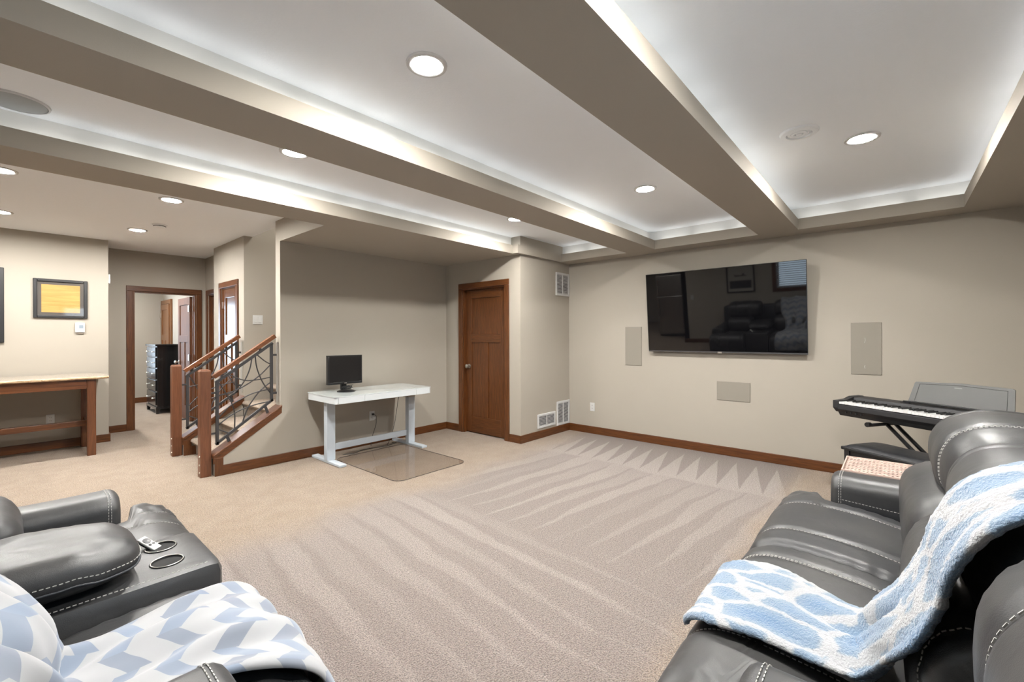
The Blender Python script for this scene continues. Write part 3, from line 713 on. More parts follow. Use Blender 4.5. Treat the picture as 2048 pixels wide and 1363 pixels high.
def outlet(label, axis, pos, out, a, z, gangs=1, toggles=False, w=0.072, h=0.116):
    o = thing('light_switch' if toggles else 'wall_outlet', label, 'switch' if toggles else 'outlet', ((pos, a, z - h / 2) if axis == 0 else (a, pos, z - h / 2)))
    def bx(nm, d0, d1, u0, u1, q0, q1, m, bv=0.0):
        lo, hi = sorted((pos + out * d0, pos + out * d1))
        (MB().box(lo, hi, u0, u1, q0, q1) if axis == 0 else MB().box(u0, u1, lo, hi, q0, q1)).build(nm, m, o, bevel=bv)
    W = w if gangs == 1 else w * 1.62
    bx('plate', 0.0005, 0.006, a - W / 2, a + W / 2, z - h / 2, z + h / 2, WHITE, 0.002)
    for g in range(gangs):
        u = a + (g - (gangs - 1) / 2) * 0.046
        if toggles: bx('rocker', 0.006, 0.010, u - 0.016, u + 0.016, z - 0.034, z + 0.034, WHITE, 0.002)
        else:
            for q in (-0.02, 0.02):
                bx('socket', 0.006, 0.0075, u - 0.017, u + 0.017, z + q - 0.014, z + q + 0.014, WHITE, 0.001)
                for s_ in (-0.006, 0.006): bx('slot', 0.0075, 0.0078, u + s_ - 0.0015, u + s_ + 0.0015, z + q - 0.004, z + q + 0.006, DARK)
    return o
outlet('white outlet low on the television wall', 0, XTV, -1, 3.168, 0.367)
desk_outlet = outlet('white outlet under the desk with a plug in it', 1, 4.97, -1, 3.01, 0.353)
outlet('white outlet under the console table', 1, 7.70, -1, 0.337, 0.363)
outlet('white double rocker light switch on the stair wall', 1, 6.10, -1, 2.085, 1.565, gangs=2, toggles=True)
outlet('white wall switch near the refrigerator', 0, XB, 1, 3.85, 1.15, toggles=True)

def air_vent(label, x0, x1, z0, z1):
    v = thing('air_vent', label, 'vent', ((x0 + x1) / 2, 3.55, z0), group='white louvred vents on the return wall')
    y = 3.55; fw_ = 0.030
    MB().box(x0 + 0.01, x1 - 0.01, y - 0.002, y - 0.0005, z0 + 0.01, z1 - 0.01).build('backing', pbr('vent_shadow_grey', (0.16, 0.16, 0.17), 0.8), v)
    for q in ((x0, x0 + fw_, z0, z1), (x1 - fw_, x1, z0, z1), (x0 + fw_, x1 - fw_, z0, z0 + fw_), (x0 + fw_, x1 - fw_, z1 - fw_, z1)):
        MB().box(q[0], q[1], y - 0.012, y - 0.0005, q[2], q[3]).build('frame', WHITE_M, v, bevel=0.003)
    xm = (x0 + x1) / 2
    MB().box(xm - 0.006, xm + 0.006, y - 0.011, y - 0.001, z0 + fw_, z1 - fw_).build('mullion', WHITE_M, v)
    n = int((z1 - z0 - 2 * fw_) / 0.0165); me = None
    for s_ in (0, 1):
        a, b_ = (x0 + fw_, xm - 0.006) if s_ == 0 else (xm + 0.006, x1 - fw_)
        sl = MB().obb(((a + b_) / 2, y - 0.006, 0), ((b_ - a) / 2, 0, 0), (0, 0.0042, -0.0036), (0, 0.0008, 0.0010)).build('slat', WHITE_M, v)
        zz = [z0 + fw_ + (i + 0.5) * (z1 - z0 - 2 * fw_) / n for i in range(n)]
        sl.location = (0, 0, zz[0])
        for z in zz[1:]:
            c = sl.copy(); COL.objects.link(c); c.location = (0, 0, z)
    return v
air_vent('white louvred air vent high on the wall beside the television', 4.985, 5.315, 1.912, 2.235)
air_vent('tall white louvred vent just above the baseboard in the corner', 5.00, 5.312, 0.104, 0.437)
air_vent('wide low white louvred vent nearer the wooden door', 4.565, 4.966, 0.131, 0.316)

# ------------------------------------------------------------------ pictures, thermostat, console table
def picture(label, x0, x1, z0, z1, fw_, mat_, art, mw=0.055):
    y = 7.70
    p = thing('framed_picture', label, 'picture', ((x0 + x1) / 2, y, z0), group='framed pictures on the left wall')
    FR = pbr('black_picture_frame', (0.028, 0.028, 0.030), 0.35)
    for q, nm in (((x0, x0 + fw_, z0, z1), 'frame_side'), ((x1 - fw_, x1, z0, z1), 'frame_side'), ((x0 + fw_, x1 - fw_, z0, z0 + fw_), 'frame_rail'), ((x0 + fw_, x1 - fw_, z1 - fw_, z1), 'frame_rail')):
        MB().box(q[0], q[1], y - 0.026, y - 0.001, q[2], q[3]).build(nm, FR, p, bevel=0.007)
    MB().box(x0 + fw_, x1 - fw_, y - 0.010, y - 0.002, z0 + fw_, z1 - fw_).build('mat_board', mat_, p)
    MB().box(x0 + mw, x1 - mw, y - 0.0115, y - 0.010, z0 + mw, z1 - mw).build('print', art, p)
    MB().box(x0 + fw_, x1 - fw_, y - 0.016, y - 0.0145, z0 + fw_, z1 - fw_).build('glass', PGLASS, p)
    return p
ART = wood('orange_grained_print', (0.62, 0.32, 0.07), (0.86, 0.52, 0.16), 0, rough=0.6, scale=4.0, coat=0)
MATB = pbr('brown_mat_board', (0.13, 0.115, 0.105), 0.8)
picture('black framed orange woodgrain print above the thermostat', 0.197, 0.664, 1.584, 2.055, 0.034, MATB, ART, 0.068)
picture('tall black framed picture cut off by the left edge', -0.62, -0.026, 1.29, 2.15, 0.045, MATB, MATB, 0.12)
th = thing('thermostat', 'white thermostat with grey display below the orange print', 'thermostat', (0.594, 7.70, 1.40))
MB().box(0.551, 0.637, 7.672, 7.699, 1.412, 1.532).build('body', WHITE, th, bevel=0.004)
MB().box(0.585, 0.624, 7.6705, 7.672, 1.462, 1.502).build('display', pbr('lcd_grey', (0.30, 0.36, 0.42), 0.3), th)
MB().box(0.56, 0.628, 7.684, 7.699, 1.394, 1.412).build('foot', pbr('beige_plastic', (0.45, 0.38, 0.33), 0.5), th, bevel=0.003)
ch = thing('door_chime', 'small white sensor on the wall corner near the hall', 'sensor', (0.862, 7.77, 2.06))
MB().box(0.8605, 0.882, 7.72, 7.80, 2.05, 2.17).build('body', WHITE, ch, bevel=0.005)
MB().box(0.882, 0.886, 7.74, 7.78, 2.07, 2.11).build('lens', WHITE_M, ch, bevel=0.001)

ct = thing('console_table', 'rustic live-edge wooden console table under the orange print', 'table', (0.0, 7.3, 0))
CWX = wood('rustic_walnut_along_x', (0.075, 0.022, 0.009), (0.26, 0.095, 0.032), 0, rough=0.32, scale=3.0)
CWZ = wood('rustic_walnut_upright', (0.095, 0.030, 0.011), (0.22, 0.080, 0.028), 2, rough=0.32, scale=3.0)
TOPW = wood('pale_table_top', (0.36, 0.30, 0.24), (0.48, 0.42, 0.34), 0, rough=0.18, scale=2.5, coat=0.5)
EDGEW = wood('live_bark_edge', (0.20, 0.08, 0.035), (0.80, 0.56, 0.34), 0, rough=0.6, scale=16.0, contrast=(0.36, 0.52))
m = MB(); n = 90; q = []
random.seed(3)
for i in range(n + 1):
    x = -1.25 + i * (0.775 + 1.25) / n
    q.append((x, 6.90 + 0.014 * mnoise.noise((x * 5, 1, 0)) + 0.006 * mnoise.noise((x * 18, 4, 0)) + (0.02 * max(0, (x - 0.70) / 0.075) ** 2)))
m.prism(q + [(0.77, 7.66), (-1.25, 7.66)], 0.872, 0.901, 2).build('table_top', TOPW, ct)
e = MB()
def edge_fn(u, v):
    x, y = q[min(n, int(u * n + 0.5))]
    a = -PI / 2 + v * PI
    return (x, y + 0.002 - 0.012 * math.cos(a) * (0.8 + 0.5 * mnoise.noise((x * 25, v * 3, 2))), 0.8865 + 0.0155 * math.sin(a))
e.grid(edge_fn, n, 6).build('live_edge', EDGEW, ct, smooth=1.0, label='pale rough bark edge')
for x in (-1.15, 0.592):
    for y in (6.925, 7.55):
        MB().box(x, x + 0.075, y, y + 0.075, 0, 0.871).build('leg', CWZ, ct, bevel=0.004)
MB().box(-1.075, 0.592, 6.935, 6.965, 0.765, 0.871).build('apron', CWX, ct, bevel=0.003)
MB().box(-1.075, 0.592, 7.585, 7.615, 0.765, 0.871).build('apron', CWX, ct, bevel=0.003)
for x in (-1.14, 0.605): MB().box(x, x + 0.05, 7.0, 7.55, 0.765, 0.871).build('side_apron', CWX, ct, bevel=0.003); MB().box(x + 0.01, x + 0.045, 7.0, 7.55, 0.30, 0.37).build('side_stretcher', CWX, ct, bevel=0.003)
MB().box(-1.10, 0.615, 7.25, 7.31, 0.30, 0.365).build('stretcher', CWX, ct, bevel=0.004)

# ------------------------------------------------------------------ desk, monitor, chair mat
dk = thing('standing_desk', 'white glass-topped standing desk with grey legs against the wall', 'desk', (2.76, 4.56, 0))
def rrect(x0, x1, y0, y1, r, n=8):
    out = []
    for (cx, cy, a0) in ((x1 - r, y1 - r, 0), (x0 + r, y1 - r, PI / 2), (x0 + r, y0 + r, PI), (x1 - r, y0 + r, 1.5 * PI)):
        for k in range(n + 1): out.append((cx + r * math.cos(a0 + k * PI / 2 / n), cy + r * math.sin(a0 + k * PI / 2 / n)))
    return out
MB().prism(rrect(2.155, 3.375, 4.235, 4.875, 0.035), 0.733, 0.741, 2).build('table_top', DESKG, dk, smooth=0.6)
MB().prism(rrect(2.160, 3.370, 4.240, 4.870, 0.035), 0.665, 0.7325, 2).build('apron', DESKW, dk, smooth=0.6)
MB().box(2.485, 3.145, 4.2345, 4.2395, 0.667, 0.731).build('drawer', DESKW, dk, bevel=0.001)
MB().box(2.196, 2.483, 4.2355, 4.2395, 0.667, 0.731).build('front_panel', DESKW, dk); MB().box(3.147, 3.334, 4.2355, 4.2395, 0.667, 0.731).build('front_panel', DESKW, dk)
for (x, y) in ((2.228, 4.555), (3.268, 4.555)):
    MB().box(x, x + 0.092, y, y + 0.072, 0.028, 0.664).build('leg', DESKM, dk, bevel=0.003)
    MB().box(x + 0.008, x + 0.084, 4.30, 4.935, 0.0, 0.028).build('foot', DESKM, dk, bevel=0.006)
MB().box(2.32, 3.268, 4.60, 4.63, 0.118, 0.185).build('stretcher', DESKM, dk, bevel=0.003)
MB().box(3.16, 3.268, 4.42, 4.52, 0.615, 0.664).build('control_box', pbr('cream_plastic', (0.52, 0.47, 0.40), 0.5), dk, bevel=0.004)

mo = thing('computer_monitor', 'small black computer monitor on the white desk', 'monitor', (2.46, 4.62, 0.742), 0.0)
RM = math.radians(-4)
def mrot(x, y, z): return (2.47 + (x) * math.cos(RM) - y * math.sin(RM), 4.62 + x * math.sin(RM) + y * math.cos(RM), z)
def mbox(nm, x0, x1, y0, y1, z0, z1, m_, bv=0.0, **k):
    c = Vector(mrot((x0 + x1) / 2, (y0 + y1) / 2, (z0 + z1) / 2)); ux = Vector((math.cos(RM), math.sin(RM), 0)); uy = Vector((-math.sin(RM), math.cos(RM), 0))
    return MB().obb(c, ux * (x1 - x0) / 2, uy * (y1 - y0) / 2, (0, 0, (z1 - z0) / 2)).build(nm, m_, mo, bevel=bv, **k)
mbox('cabinet', -0.195, 0.195, 0.0, 0.045, 0.823, 1.142, BLACKP, 0.004)
mbox('screen', -0.178, 0.178, -0.002, 0.0, 0.846, 1.127, MSCREEN)
for (a, b_, c_, d_) in ((-0.195, 0.195, 1.127, 1.142), (-0.195, 0.195, 0.823, 0.846), (-0.195, -0.178, 0.846, 1.127), (0.178, 0.195, 0.846, 1.127)): mbox('bezel', a, b_, -0.006, 0.0, c_, d_, BLACKP, 0.0015)
mbox('logo', -0.014, 0.014, -0.0068, -0.006, 0.831, 0.838, STEEL)
mbox('neck', -0.03, 0.03, 0.03, 0.07, 0.755, 0.90, BLACKP, 0.004)
MB().lathe([(0.0, 0.020), (0.03, 0.020), (0.085, 0.012), (0.098, 0.005), (0.098, 0.0)], (2.47, 4.60, 0.7415), 36).build('base', BLACKP, mo, smooth=0.6)
random.seed(11)
def cable(name, parent, label, pts, r=0.0035, m_=BLACKP, n=8):
    return MB().tube(smoothpath(pts, n), r, 6).build(name, m_, parent, smooth=1.0, label=label)
cable('cable', mo, 'bundled black cable heaped on the monitor base', [(2.47 + 0.055 * math.cos(i * 1.15) + random.uniform(-.012, .012), 4.575 + 0.032 * math.sin(i * 1.15) + random.uniform(-.006, .006), 0.775 + 0.018 * math.sin(i * 0.9) + 0.0012 * i + random.uniform(0, .006)) for i in range(22)], 0.0035)
pl_ = thing('power_plug', 'black and white plugs in the outlet under the desk', 'plug', (3.02, 4.955, 0.33))
MB().box(3.0, 3.026, 4.935, 4.9615, 0.362, 0.386).build('plug', BLACKP, pl_, bevel=0.004); MB().box(3.012, 3.036, 4.92, 4.9615, 0.318, 0.345).build('plug', WHITE, pl_, bevel=0.003)
cable('power_cord', pl_, 'thin black cord hanging from the outlet plug', [(3.013, 4.937, 0.374), (3.03, 4.91, 0.36), (3.032, 4.905, 0.32), (3.025, 4.905, 0.24), (2.99, 4.91, 0.14), (2.96, 4.90, 0.05), (2.93, 4.86, 0.006)], 0.003)
cable('power_cord', dk, 'thin black cord hanging beside the right desk leg', [(3.20, 4.53, 0.64), (3.20, 4.66, 0.60), (3.19, 4.70, 0.42), (3.17, 4.72, 0.25), (3.12, 4.74, 0.08), (3.08, 4.74, 0.006)], 0.003)
cable('power_cord', dk, 'thin black cord hanging beside the left desk leg', [(2.36, 4.80, 0.66), (2.34, 4.80, 0.45), (2.345, 4.80, 0.30), (2.37, 4.80, 0.15), (2.40, 4.79, 0.05), (2.42, 4.78, 0.006)], 0.003)
cable('power_cord', dk, 'thin black cord lying on the carpet behind the desk', [(2.50, 4.74, 0.006), (2.62, 4.70, 0.007), (2.74, 4.76, 0.006), (2.9, 4.75, 0.007), (3.05, 4.72, 0.006), (3.18, 4.75, 0.007), (3.24, 4.78, 0.006), (3.20, 4.82, 0.006)], 0.003)

mat_ = thing('chair_mat', 'clear plastic chair mat on the carpet before the desk', 'mat', (2.8, 4.1, 0.0))
MB().prism(rrect(2.36, 3.24, 3.47, 4.66, 0.09), 0.004, 0.0065, 2).build('sheet', VINYL, mat_, smooth=0.6)
MB().tube([(x, y, 0.005) for x, y in rrect(2.36, 3.24, 3.47, 4.66, 0.09)], 0.0026, 6, closed=True).build('rim', pbr('dark_vinyl_edge', (0.10, 0.08, 0.07), 0.3), mat_, smooth=1.0)

# ------------------------------------------------------------------ piano corner
PA = math.radians(33)
pd = Vector((-math.sin(PA), -math.cos(PA), 0)); pn = Vector((math.cos(PA), -math.sin(PA), 0))   # along the keys to the treble end, and away from the player
PO = Vector((4.57, 0.402, 0.0)); PLN = 1.33
piano = thing('digital_piano', 'black digital piano with music rest on a folding stand', 'piano', PO + Vector((0, 0, 0.70)))
def ppt(l, d, z): return PO + pd * l + pn * d + Vector((0, 0, z - 0.027))
def pbox(par, nm, l0, l1, d0, d1, z0, z1, m_, bv=0.0, **k):
    return MB().obb(ppt((l0 + l1) / 2, (d0 + d1) / 2, (z0 + z1) / 2), pd * (l1 - l0) / 2, pn * (d1 - d0) / 2, (0, 0, (z1 - z0) / 2)).build(nm, m_, par, bevel=bv, **k)
def pprism(par, nm, poly, l0, l1, m_, bv=0.0):
    m = MB(); k = len(poly)
    for l in (l0, l1):
        for (d, z) in poly: m.v.append(tuple(ppt(l, d, z)))
    m.f.append(tuple(range(k))); m.f.append(tuple(range(2 * k - 1, k - 1, -1)))
    for i in range(k): m.f.append((i, (i + 1) % k, k + (i + 1) % k, k + i))
    return m.build(nm, m_, par, bevel=bv)
pprism(piano, 'case', [(0.0, 0.800), (0.0, 0.762), (0.03, 0.735), (0.05, 0.705), (0.29, 0.690), (0.30, 0.700), (0.30, 0.850), (0.285, 0.858), (0.175, 0.852), (0.160, 0.806)], 0.02, PLN - 0.02, BLACKM, 0.003)
for l0 in (0.0, PLN - 0.045): pprism(piano, 'end_block', [(-0.003, 0.832), (-0.003, 0.770), (0.03, 0.735), (0.30, 0.735), (0.30, 0.852), (0.285, 0.862), (0.175, 0.860), (0.11, 0.838)], l0, l0 + 0.045, BLACKM, 0.004)
KW = (PLN - 0.09) / 52
wk = MB().obb((0, 0, 0), pd * (KW / 2 - 0.0007), pn * 0.074, (0, 0, 0.009)).build('white_key', IVORY, piano, bevel=0.0012)
for i in range(52):
    k_ = wk if i == 0 else wk.copy()
    if i: COL.objects.link(k_)
    k_.location = ppt(0.045 + KW * (i + 0.5), 0.081, 0.815)
    if i % 7 in (0, 2, 3, 5, 6) and i < 51:
        if i == 0:
            bk = MB().obb((0, 0, 0), pd * 0.005, pn * 0.046, (0, 0, 0.0055)).build('black_key', BLACKP, piano, bevel=0.0015); b2 = bk
        else: b2 = bk.copy(); COL.objects.link(b2)
        b2.location = ppt(0.045 + KW * (i + 1), 0.112, 0.8295)
MB().obb(ppt(0.40, 0.215, 0.858), pd * 0.03, pn * 0.006, (0, 0, 0.002)).build('power_button', BLACKP, piano)
for i in range(4): MB().obb(ppt(0.10 + 0.04 * i, 0.012, 0.742), pd * 0.006, pn * 0.003, (0, 0, 0.006)).build('jack', DARK, piano)
GREYP = pbr('grey_plastic_rest', (0.115, 0.115, 0.112), 0.5)
rest = MB(); rb = ppt(0.40, 0.245, 0.862); ru = (pn * 0.30 + Vector((0, 0, 1))).normalized()
pts = [(0.0, 0.0), (0.02, 0.155), (0.03, 0.162), (0.30, 0.176), (0.57, 0.168), (0.582, 0.160), (0.60, 0.0)]
k = len(pts)
for off in (0.0, 0.006):
    for (l, h) in pts: rest.v.append(tuple(rb + pd * l + ru * h + pn * off))
rest.f.append(tuple(range(k))); rest.f.append(tuple(range(2 * k - 1, k - 1, -1)))
for i in range(k): rest.f.append((i, (i + 1) % k, k + (i + 1) % k, k + i))
rest.build('music_rest', GREYP, piano)
MB().tube([rb + pd * l + ru * h - pn * 0.001 for l, h in ((0.04, 0.004), (0.055, 0.148), (0.30, 0.160), (0.548, 0.150), (0.562, 0.004))], 0.0012, 4).build('rest_line', BLACKP, piano)
MB().obb(rb + pd * 0.30 - pn * 0.014 + Vector((0, 0, 0.004)), pd * 0.315, pn * 0.016, (0, 0, 0.006)).build('rest_ledge', BLACKP, piano, bevel=0.002)
MB().obb(rb + pd * 0.29 + ru * 0.140 - pn * 0.001, pd * 0.022, ru * 0.0028, pn * 0.0004).build('logo', pbr('logo_grey', (0.24, 0.24, 0.235), 0.5), piano)
stand = thing('piano_stand', 'black crossed metal stand under the digital piano', 'stand', PO + pd * 0.66 + pn * 0.15)
for d_ in (0.17, 0.26):
    MB().tube([ppt(0.30, d_, 0.675), ppt(0.98, d_, 0.045)], 0.014, 8).build('leg_bar', BLACKP, stand, smooth=0.6)
    MB().tube([ppt(1.02, d_ + 0.03, 0.675), ppt(0.34, d_ + 0.03, 0.045)], 0.014, 8).build('leg_bar', BLACKP, stand, smooth=0.6)
for l in (0.30, 1.02): MB().tube([ppt(l, -0.015, 0.676), ppt(l, 0.31, 0.676)], 0.0125, 8).build('support_arm', BLACKM, stand, smooth=0.6)
for l in (0.30, 1.02): MB().tube([ppt(l, -0.04, 0.682), ppt(l, -0.01, 0.682)], 0.019, 10).build('rubber_cap', BLACKP, stand, smooth=0.6)
for l in (0.34, 0.98): MB().tube([ppt(l, -0.02, 0.045), ppt(l, 0.34, 0.045)], 0.016, 8).build('foot_bar', BLACKP, stand, smooth=0.6)
MB().tube([ppt(0.66, 0.06, 0.345), ppt(0.66, 0.27, 0.345)], 0.012, 8).build('pivot_bolt', BLACKM, stand, smooth=0.6)

bench = thing('piano_bench', 'black padded piano bench tucked under the piano', 'bench', ppt(0.35, 0.25, 0))
def bpt(l, d, z): return Vector((4.29, 0.323, 0)) + pd * l + pn * d + Vector((0, 0, z))
def cush(u, v):
    a, b_ = 2 * u - 1, 2 * v - 1
    ed = max(0.0, 1 - abs(a) ** 6) ** 0.5 * max(0.0, 1 - abs(b_) ** 6) ** 0.5
    return bpt(0.005 + u * 0.61, 0.005 + v * 0.32, 0.480 + 0.030 * ed + 0.002 * math.sin(9 * u))
BV = pbr('black_bench_vinyl', (0.02, 0.021, 0.024), 0.45, bump=(25, 0.3, 0.01))
MB().grid(cush, 30, 20).build('cushion', BV, bench, smooth=1.5)
MB().obb(bpt(0.31, 0.165, 0.471), pd * 0.315, pn * 0.17, (0, 0, 0.012)).build('seat_board', BLACKP, bench, bevel=0.006)
for (l, d_) in ((0.03, 0.03), (0.59, 0.03), (0.03, 0.30), (0.59, 0.30)): MB().obb(bpt(l, d_, 0.23), pd * 0.02, pn * 0.02, (0, 0, 0.23)).build('leg', BLACKP, bench, bevel=0.003)
for d_ in (0.03, 0.30): MB().obb(bpt(0.31, d_, 0.413), pd * 0.26, pn * 0.010, (0, 0, 0.045)).build('apron', BLACKP, bench)
for l in (0.03, 0.59): MB().obb(bpt(l, 0.165, 0.413), pd * 0.010, pn * 0.115, (0, 0, 0.045)).build('apron', BLACKP, bench)

bk_ = thing('wicker_basket', 'whitewashed pink wicker storage box behind the sofa arm', 'basket', (3.8, -0.02, 0))
BX0, BX1, BY0, BY1, BZ = 3.51, 3.915, -0.22, 0.263, 0.49
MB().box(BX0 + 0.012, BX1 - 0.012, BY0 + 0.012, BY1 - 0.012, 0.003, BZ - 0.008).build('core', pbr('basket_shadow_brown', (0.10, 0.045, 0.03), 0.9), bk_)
WICK = pbr('whitewashed_wicker', (0.66, 0.50, 0.43), 0.7, var=(30, 0.55, (1, 0.4, 1)), bump=(200, 0.4, 0.003))
lid = MB(); side = MB()
nr = 17
for i in range(nr):
    x = BX0 + 0.01 + (i + 0.5) * (BX1 - BX0 - 0.02) / nr
    lid.tube([(x, BY0 + 0.01 + j * (BY1 - BY0 - 0.02) / 46, BZ - 0.006 + 0.0085 * math.sin(PI * (j * 0.5 + i + 0.25))) for j in range(47)], 0.0095, 5, rz=0.0045)
for (ax, c_) in ((0, BX0 + 0.006), (0, BX1 - 0.006), (1, BY0 + 0.006), (1, BY1 - 0.006)):
    for i in range(24):
        z = 0.012 + i * (BZ - 0.03) / 23
        if ax == 0: side.tube([(c_ + 0.005 * math.sin(PI * (j * 0.5 + i)), BY0 + 0.01 + j * (BY1 - BY0 - 0.02) / 40, z) for j in range(41)], 0.0085, 5)
        else: side.tube([(BX0 + 0.01 + j * (BX1 - BX0 - 0.02) / 32, c_ + 0.005 * math.sin(PI * (j * 0.5 + i)), z) for j in range(33)], 0.0085, 5)
lid.build('woven_lid', WICK, bk_, smooth=1.2, kind='stuff', fix=False); side.build('woven_side', WICK, bk_, smooth=1.2, kind='stuff', fix=False)
MB().tube([(BX0, BY0, BZ - 0.006), (BX1, BY0, BZ - 0.006), (BX1, BY1, BZ - 0.006), (BX0, BY1, BZ - 0.006)], 0.011, 6, closed=True).build('rim', WICK, bk_, smooth=1.0)

# ------------------------------------------------------------------ bedroom dresser
dr = thing('dresser', 'tall black five-drawer dresser in the bedroom', 'dresser', (1.93, 10.15, 0))
BLK = pbr('black_lacquer', (0.010, 0.010, 0.011), 0.22, coat=0.4)
MB().box(1.72, 2.165, 9.755, 10.545, 0.10, 1.19).build('body', BLK, dr, bevel=0.004)
MB().box(1.69, 2.168, 9.725, 10.575, 1.19, 1.222).build('top', BLK, dr, bevel=0.008)
MB().box(1.70, 2.165, 9.74, 10.56, 0.08, 0.125).build('plinth', BLK, dr, bevel=0.006)
for y in (9.745, 10.495):
    for x in (1.705, 2.10): MB().prism([(x, 0.0), (x + 0.04, 0.0), (x + 0.06, 0.08), (x - 0.004, 0.08)], y, y + 0.06, 1).build('foot', BLK, dr, bevel=0.003)
zz = [0.14, 0.39, 0.60, 0.80, 0.995, 1.18]
for i in range(5):
    dw = MB().box(1.700, 1.722, 9.785, 10.515, zz[i] + 0.01, zz[i + 1] - 0.01).build('drawer', BLK, dr, bevel=0.008)
    for y in (9.93, 10.37): MB().lathe([(0.008, 0), (0.007, -0.012), (0.014, -0.018), (0.012, -0.026), (0, -0.028)], (1.70, y, (zz[i] + zz[i + 1]) / 2), 12, 0).build('knob', STEEL, dw, smooth=0.8)

# ------------------------------------------------------------------ things behind the camera, seen in reflections
fr_ = thing('refrigerator', 'stainless steel refrigerator reflected in the television', 'refrigerator', (-2.0, 4.72, 0))
MB().box(-2.40, -1.70, 4.36, 5.08, 0.02, 1.72).build('body', pbr('fridge_grey', (0.12, 0.12, 0.12), 0.5), fr_, bevel=0.01)
MB().box(-1.698, -1.64, 4.36, 5.08, 1.15, 1.72).build('freezer_door', FRIDGE, fr_, bevel=0.01); MB().box(-1.698, -1.64, 4.36, 5.08, 0.08, 1.14).build('door', FRIDGE, fr_, bevel=0.01)
for (a, b_) in ((1.20, 1.60), (0.60, 1.08)): MB().tube([(-1.60, 5.02, a), (-1.60, 5.02, b_)], 0.012, 8).build('handle', STEEL, fr_, smooth=0.8)
bp_ = thing('framed_poster', 'black framed poster on the wall behind the sofa', 'picture', (XB, 2.73, 1.2))
PX = XB
for q in ((2.43, 2.46, 1.20, 1.95), (3.0, 3.03, 1.20, 1.95), (2.46, 3.0, 1.20, 1.23), (2.46, 3.0, 1.92, 1.95)): MB().box(PX + 0.001, PX + 0.025, *q).build('frame', BLACKP, bp_, bevel=0.003)
MB().box(PX + 0.001, PX + 0.010, 2.46, 3.0, 1.23, 1.92).build('print', pbr('poster_paper', (0.55, 0.52, 0.46), 0.8), bp_)
MB().box(PX + 0.010, PX + 0.011, 2.50, 2.96, 1.30, 1.48).build('dark_panel', pbr('poster_ink', (0.03, 0.03, 0.035), 0.7), bp_)
MB().prism([(2.58, 1.585), (2.84, 1.575), (2.87, 1.64), (2.84, 1.61), (2.70, 1.60), (2.66, 1.66), (2.64, 1.61)], PX + 0.010, PX + 0.011, 0).build('dark_shape', pbr('poster_ink', (0.03, 0.03, 0.035), 0.7), bp_)

# ------------------------------------------------------------------ leather sofas
def resample(pts, n):
    P = smoothpath([Vector((a, b_)).to_3d() for a, b_ in pts], 12)
    cum = [0.0]
    for i in range(1, len(P)): cum.append(cum[-1] + (P[i] - P[i - 1]).length)
    out = []; j = 0
    for i in range(n + 1):
        t = cum[-1] * i / n
        while j < len(cum) - 2 and cum[j + 1] < t: j += 1
        k = (t - cum[j]) / max(1e-9, cum[j + 1] - cum[j])
        out.append(P[j].lerp(P[j + 1], k))
    nor = []
    for i in range(n + 1):
        t = (out[min(n, i + 1)] - out[max(0, i - 1)]).normalized(); nor.append(Vector((-t.y, t.x, 0)))
    return out, nor, cum[-1]
def sst(a, b_, x):
    t = max(0.0, min(1.0, (x - a) / (b_ - a))); return t * t * (3 - 2 * t)
def dashes(path, m=None, on=0.009, off=0.005, r=0.0016):
    m = m or MB(); acc = 0.0
    seg = [path[0]]; P = [Vector(p) for p in path]
    # walk the path and drop short thread lengths on it
    cum = [0.0]
    for i in range(1, len(P)): cum.append(cum[-1] + (P[i] - P[i - 1]).length)
    def at(t):
        for i in range(1, len(P)):
            if cum[i] >= t: return P[i - 1].lerp(P[i], (t - cum[i - 1]) / max(1e-9, cum[i] - cum[i - 1]))
        return P[-1]
    t = 0.0
    while t + on < cum[-1]:
        m.tube([at(t), at(t + on)], r, 4); t += on + off
    return m

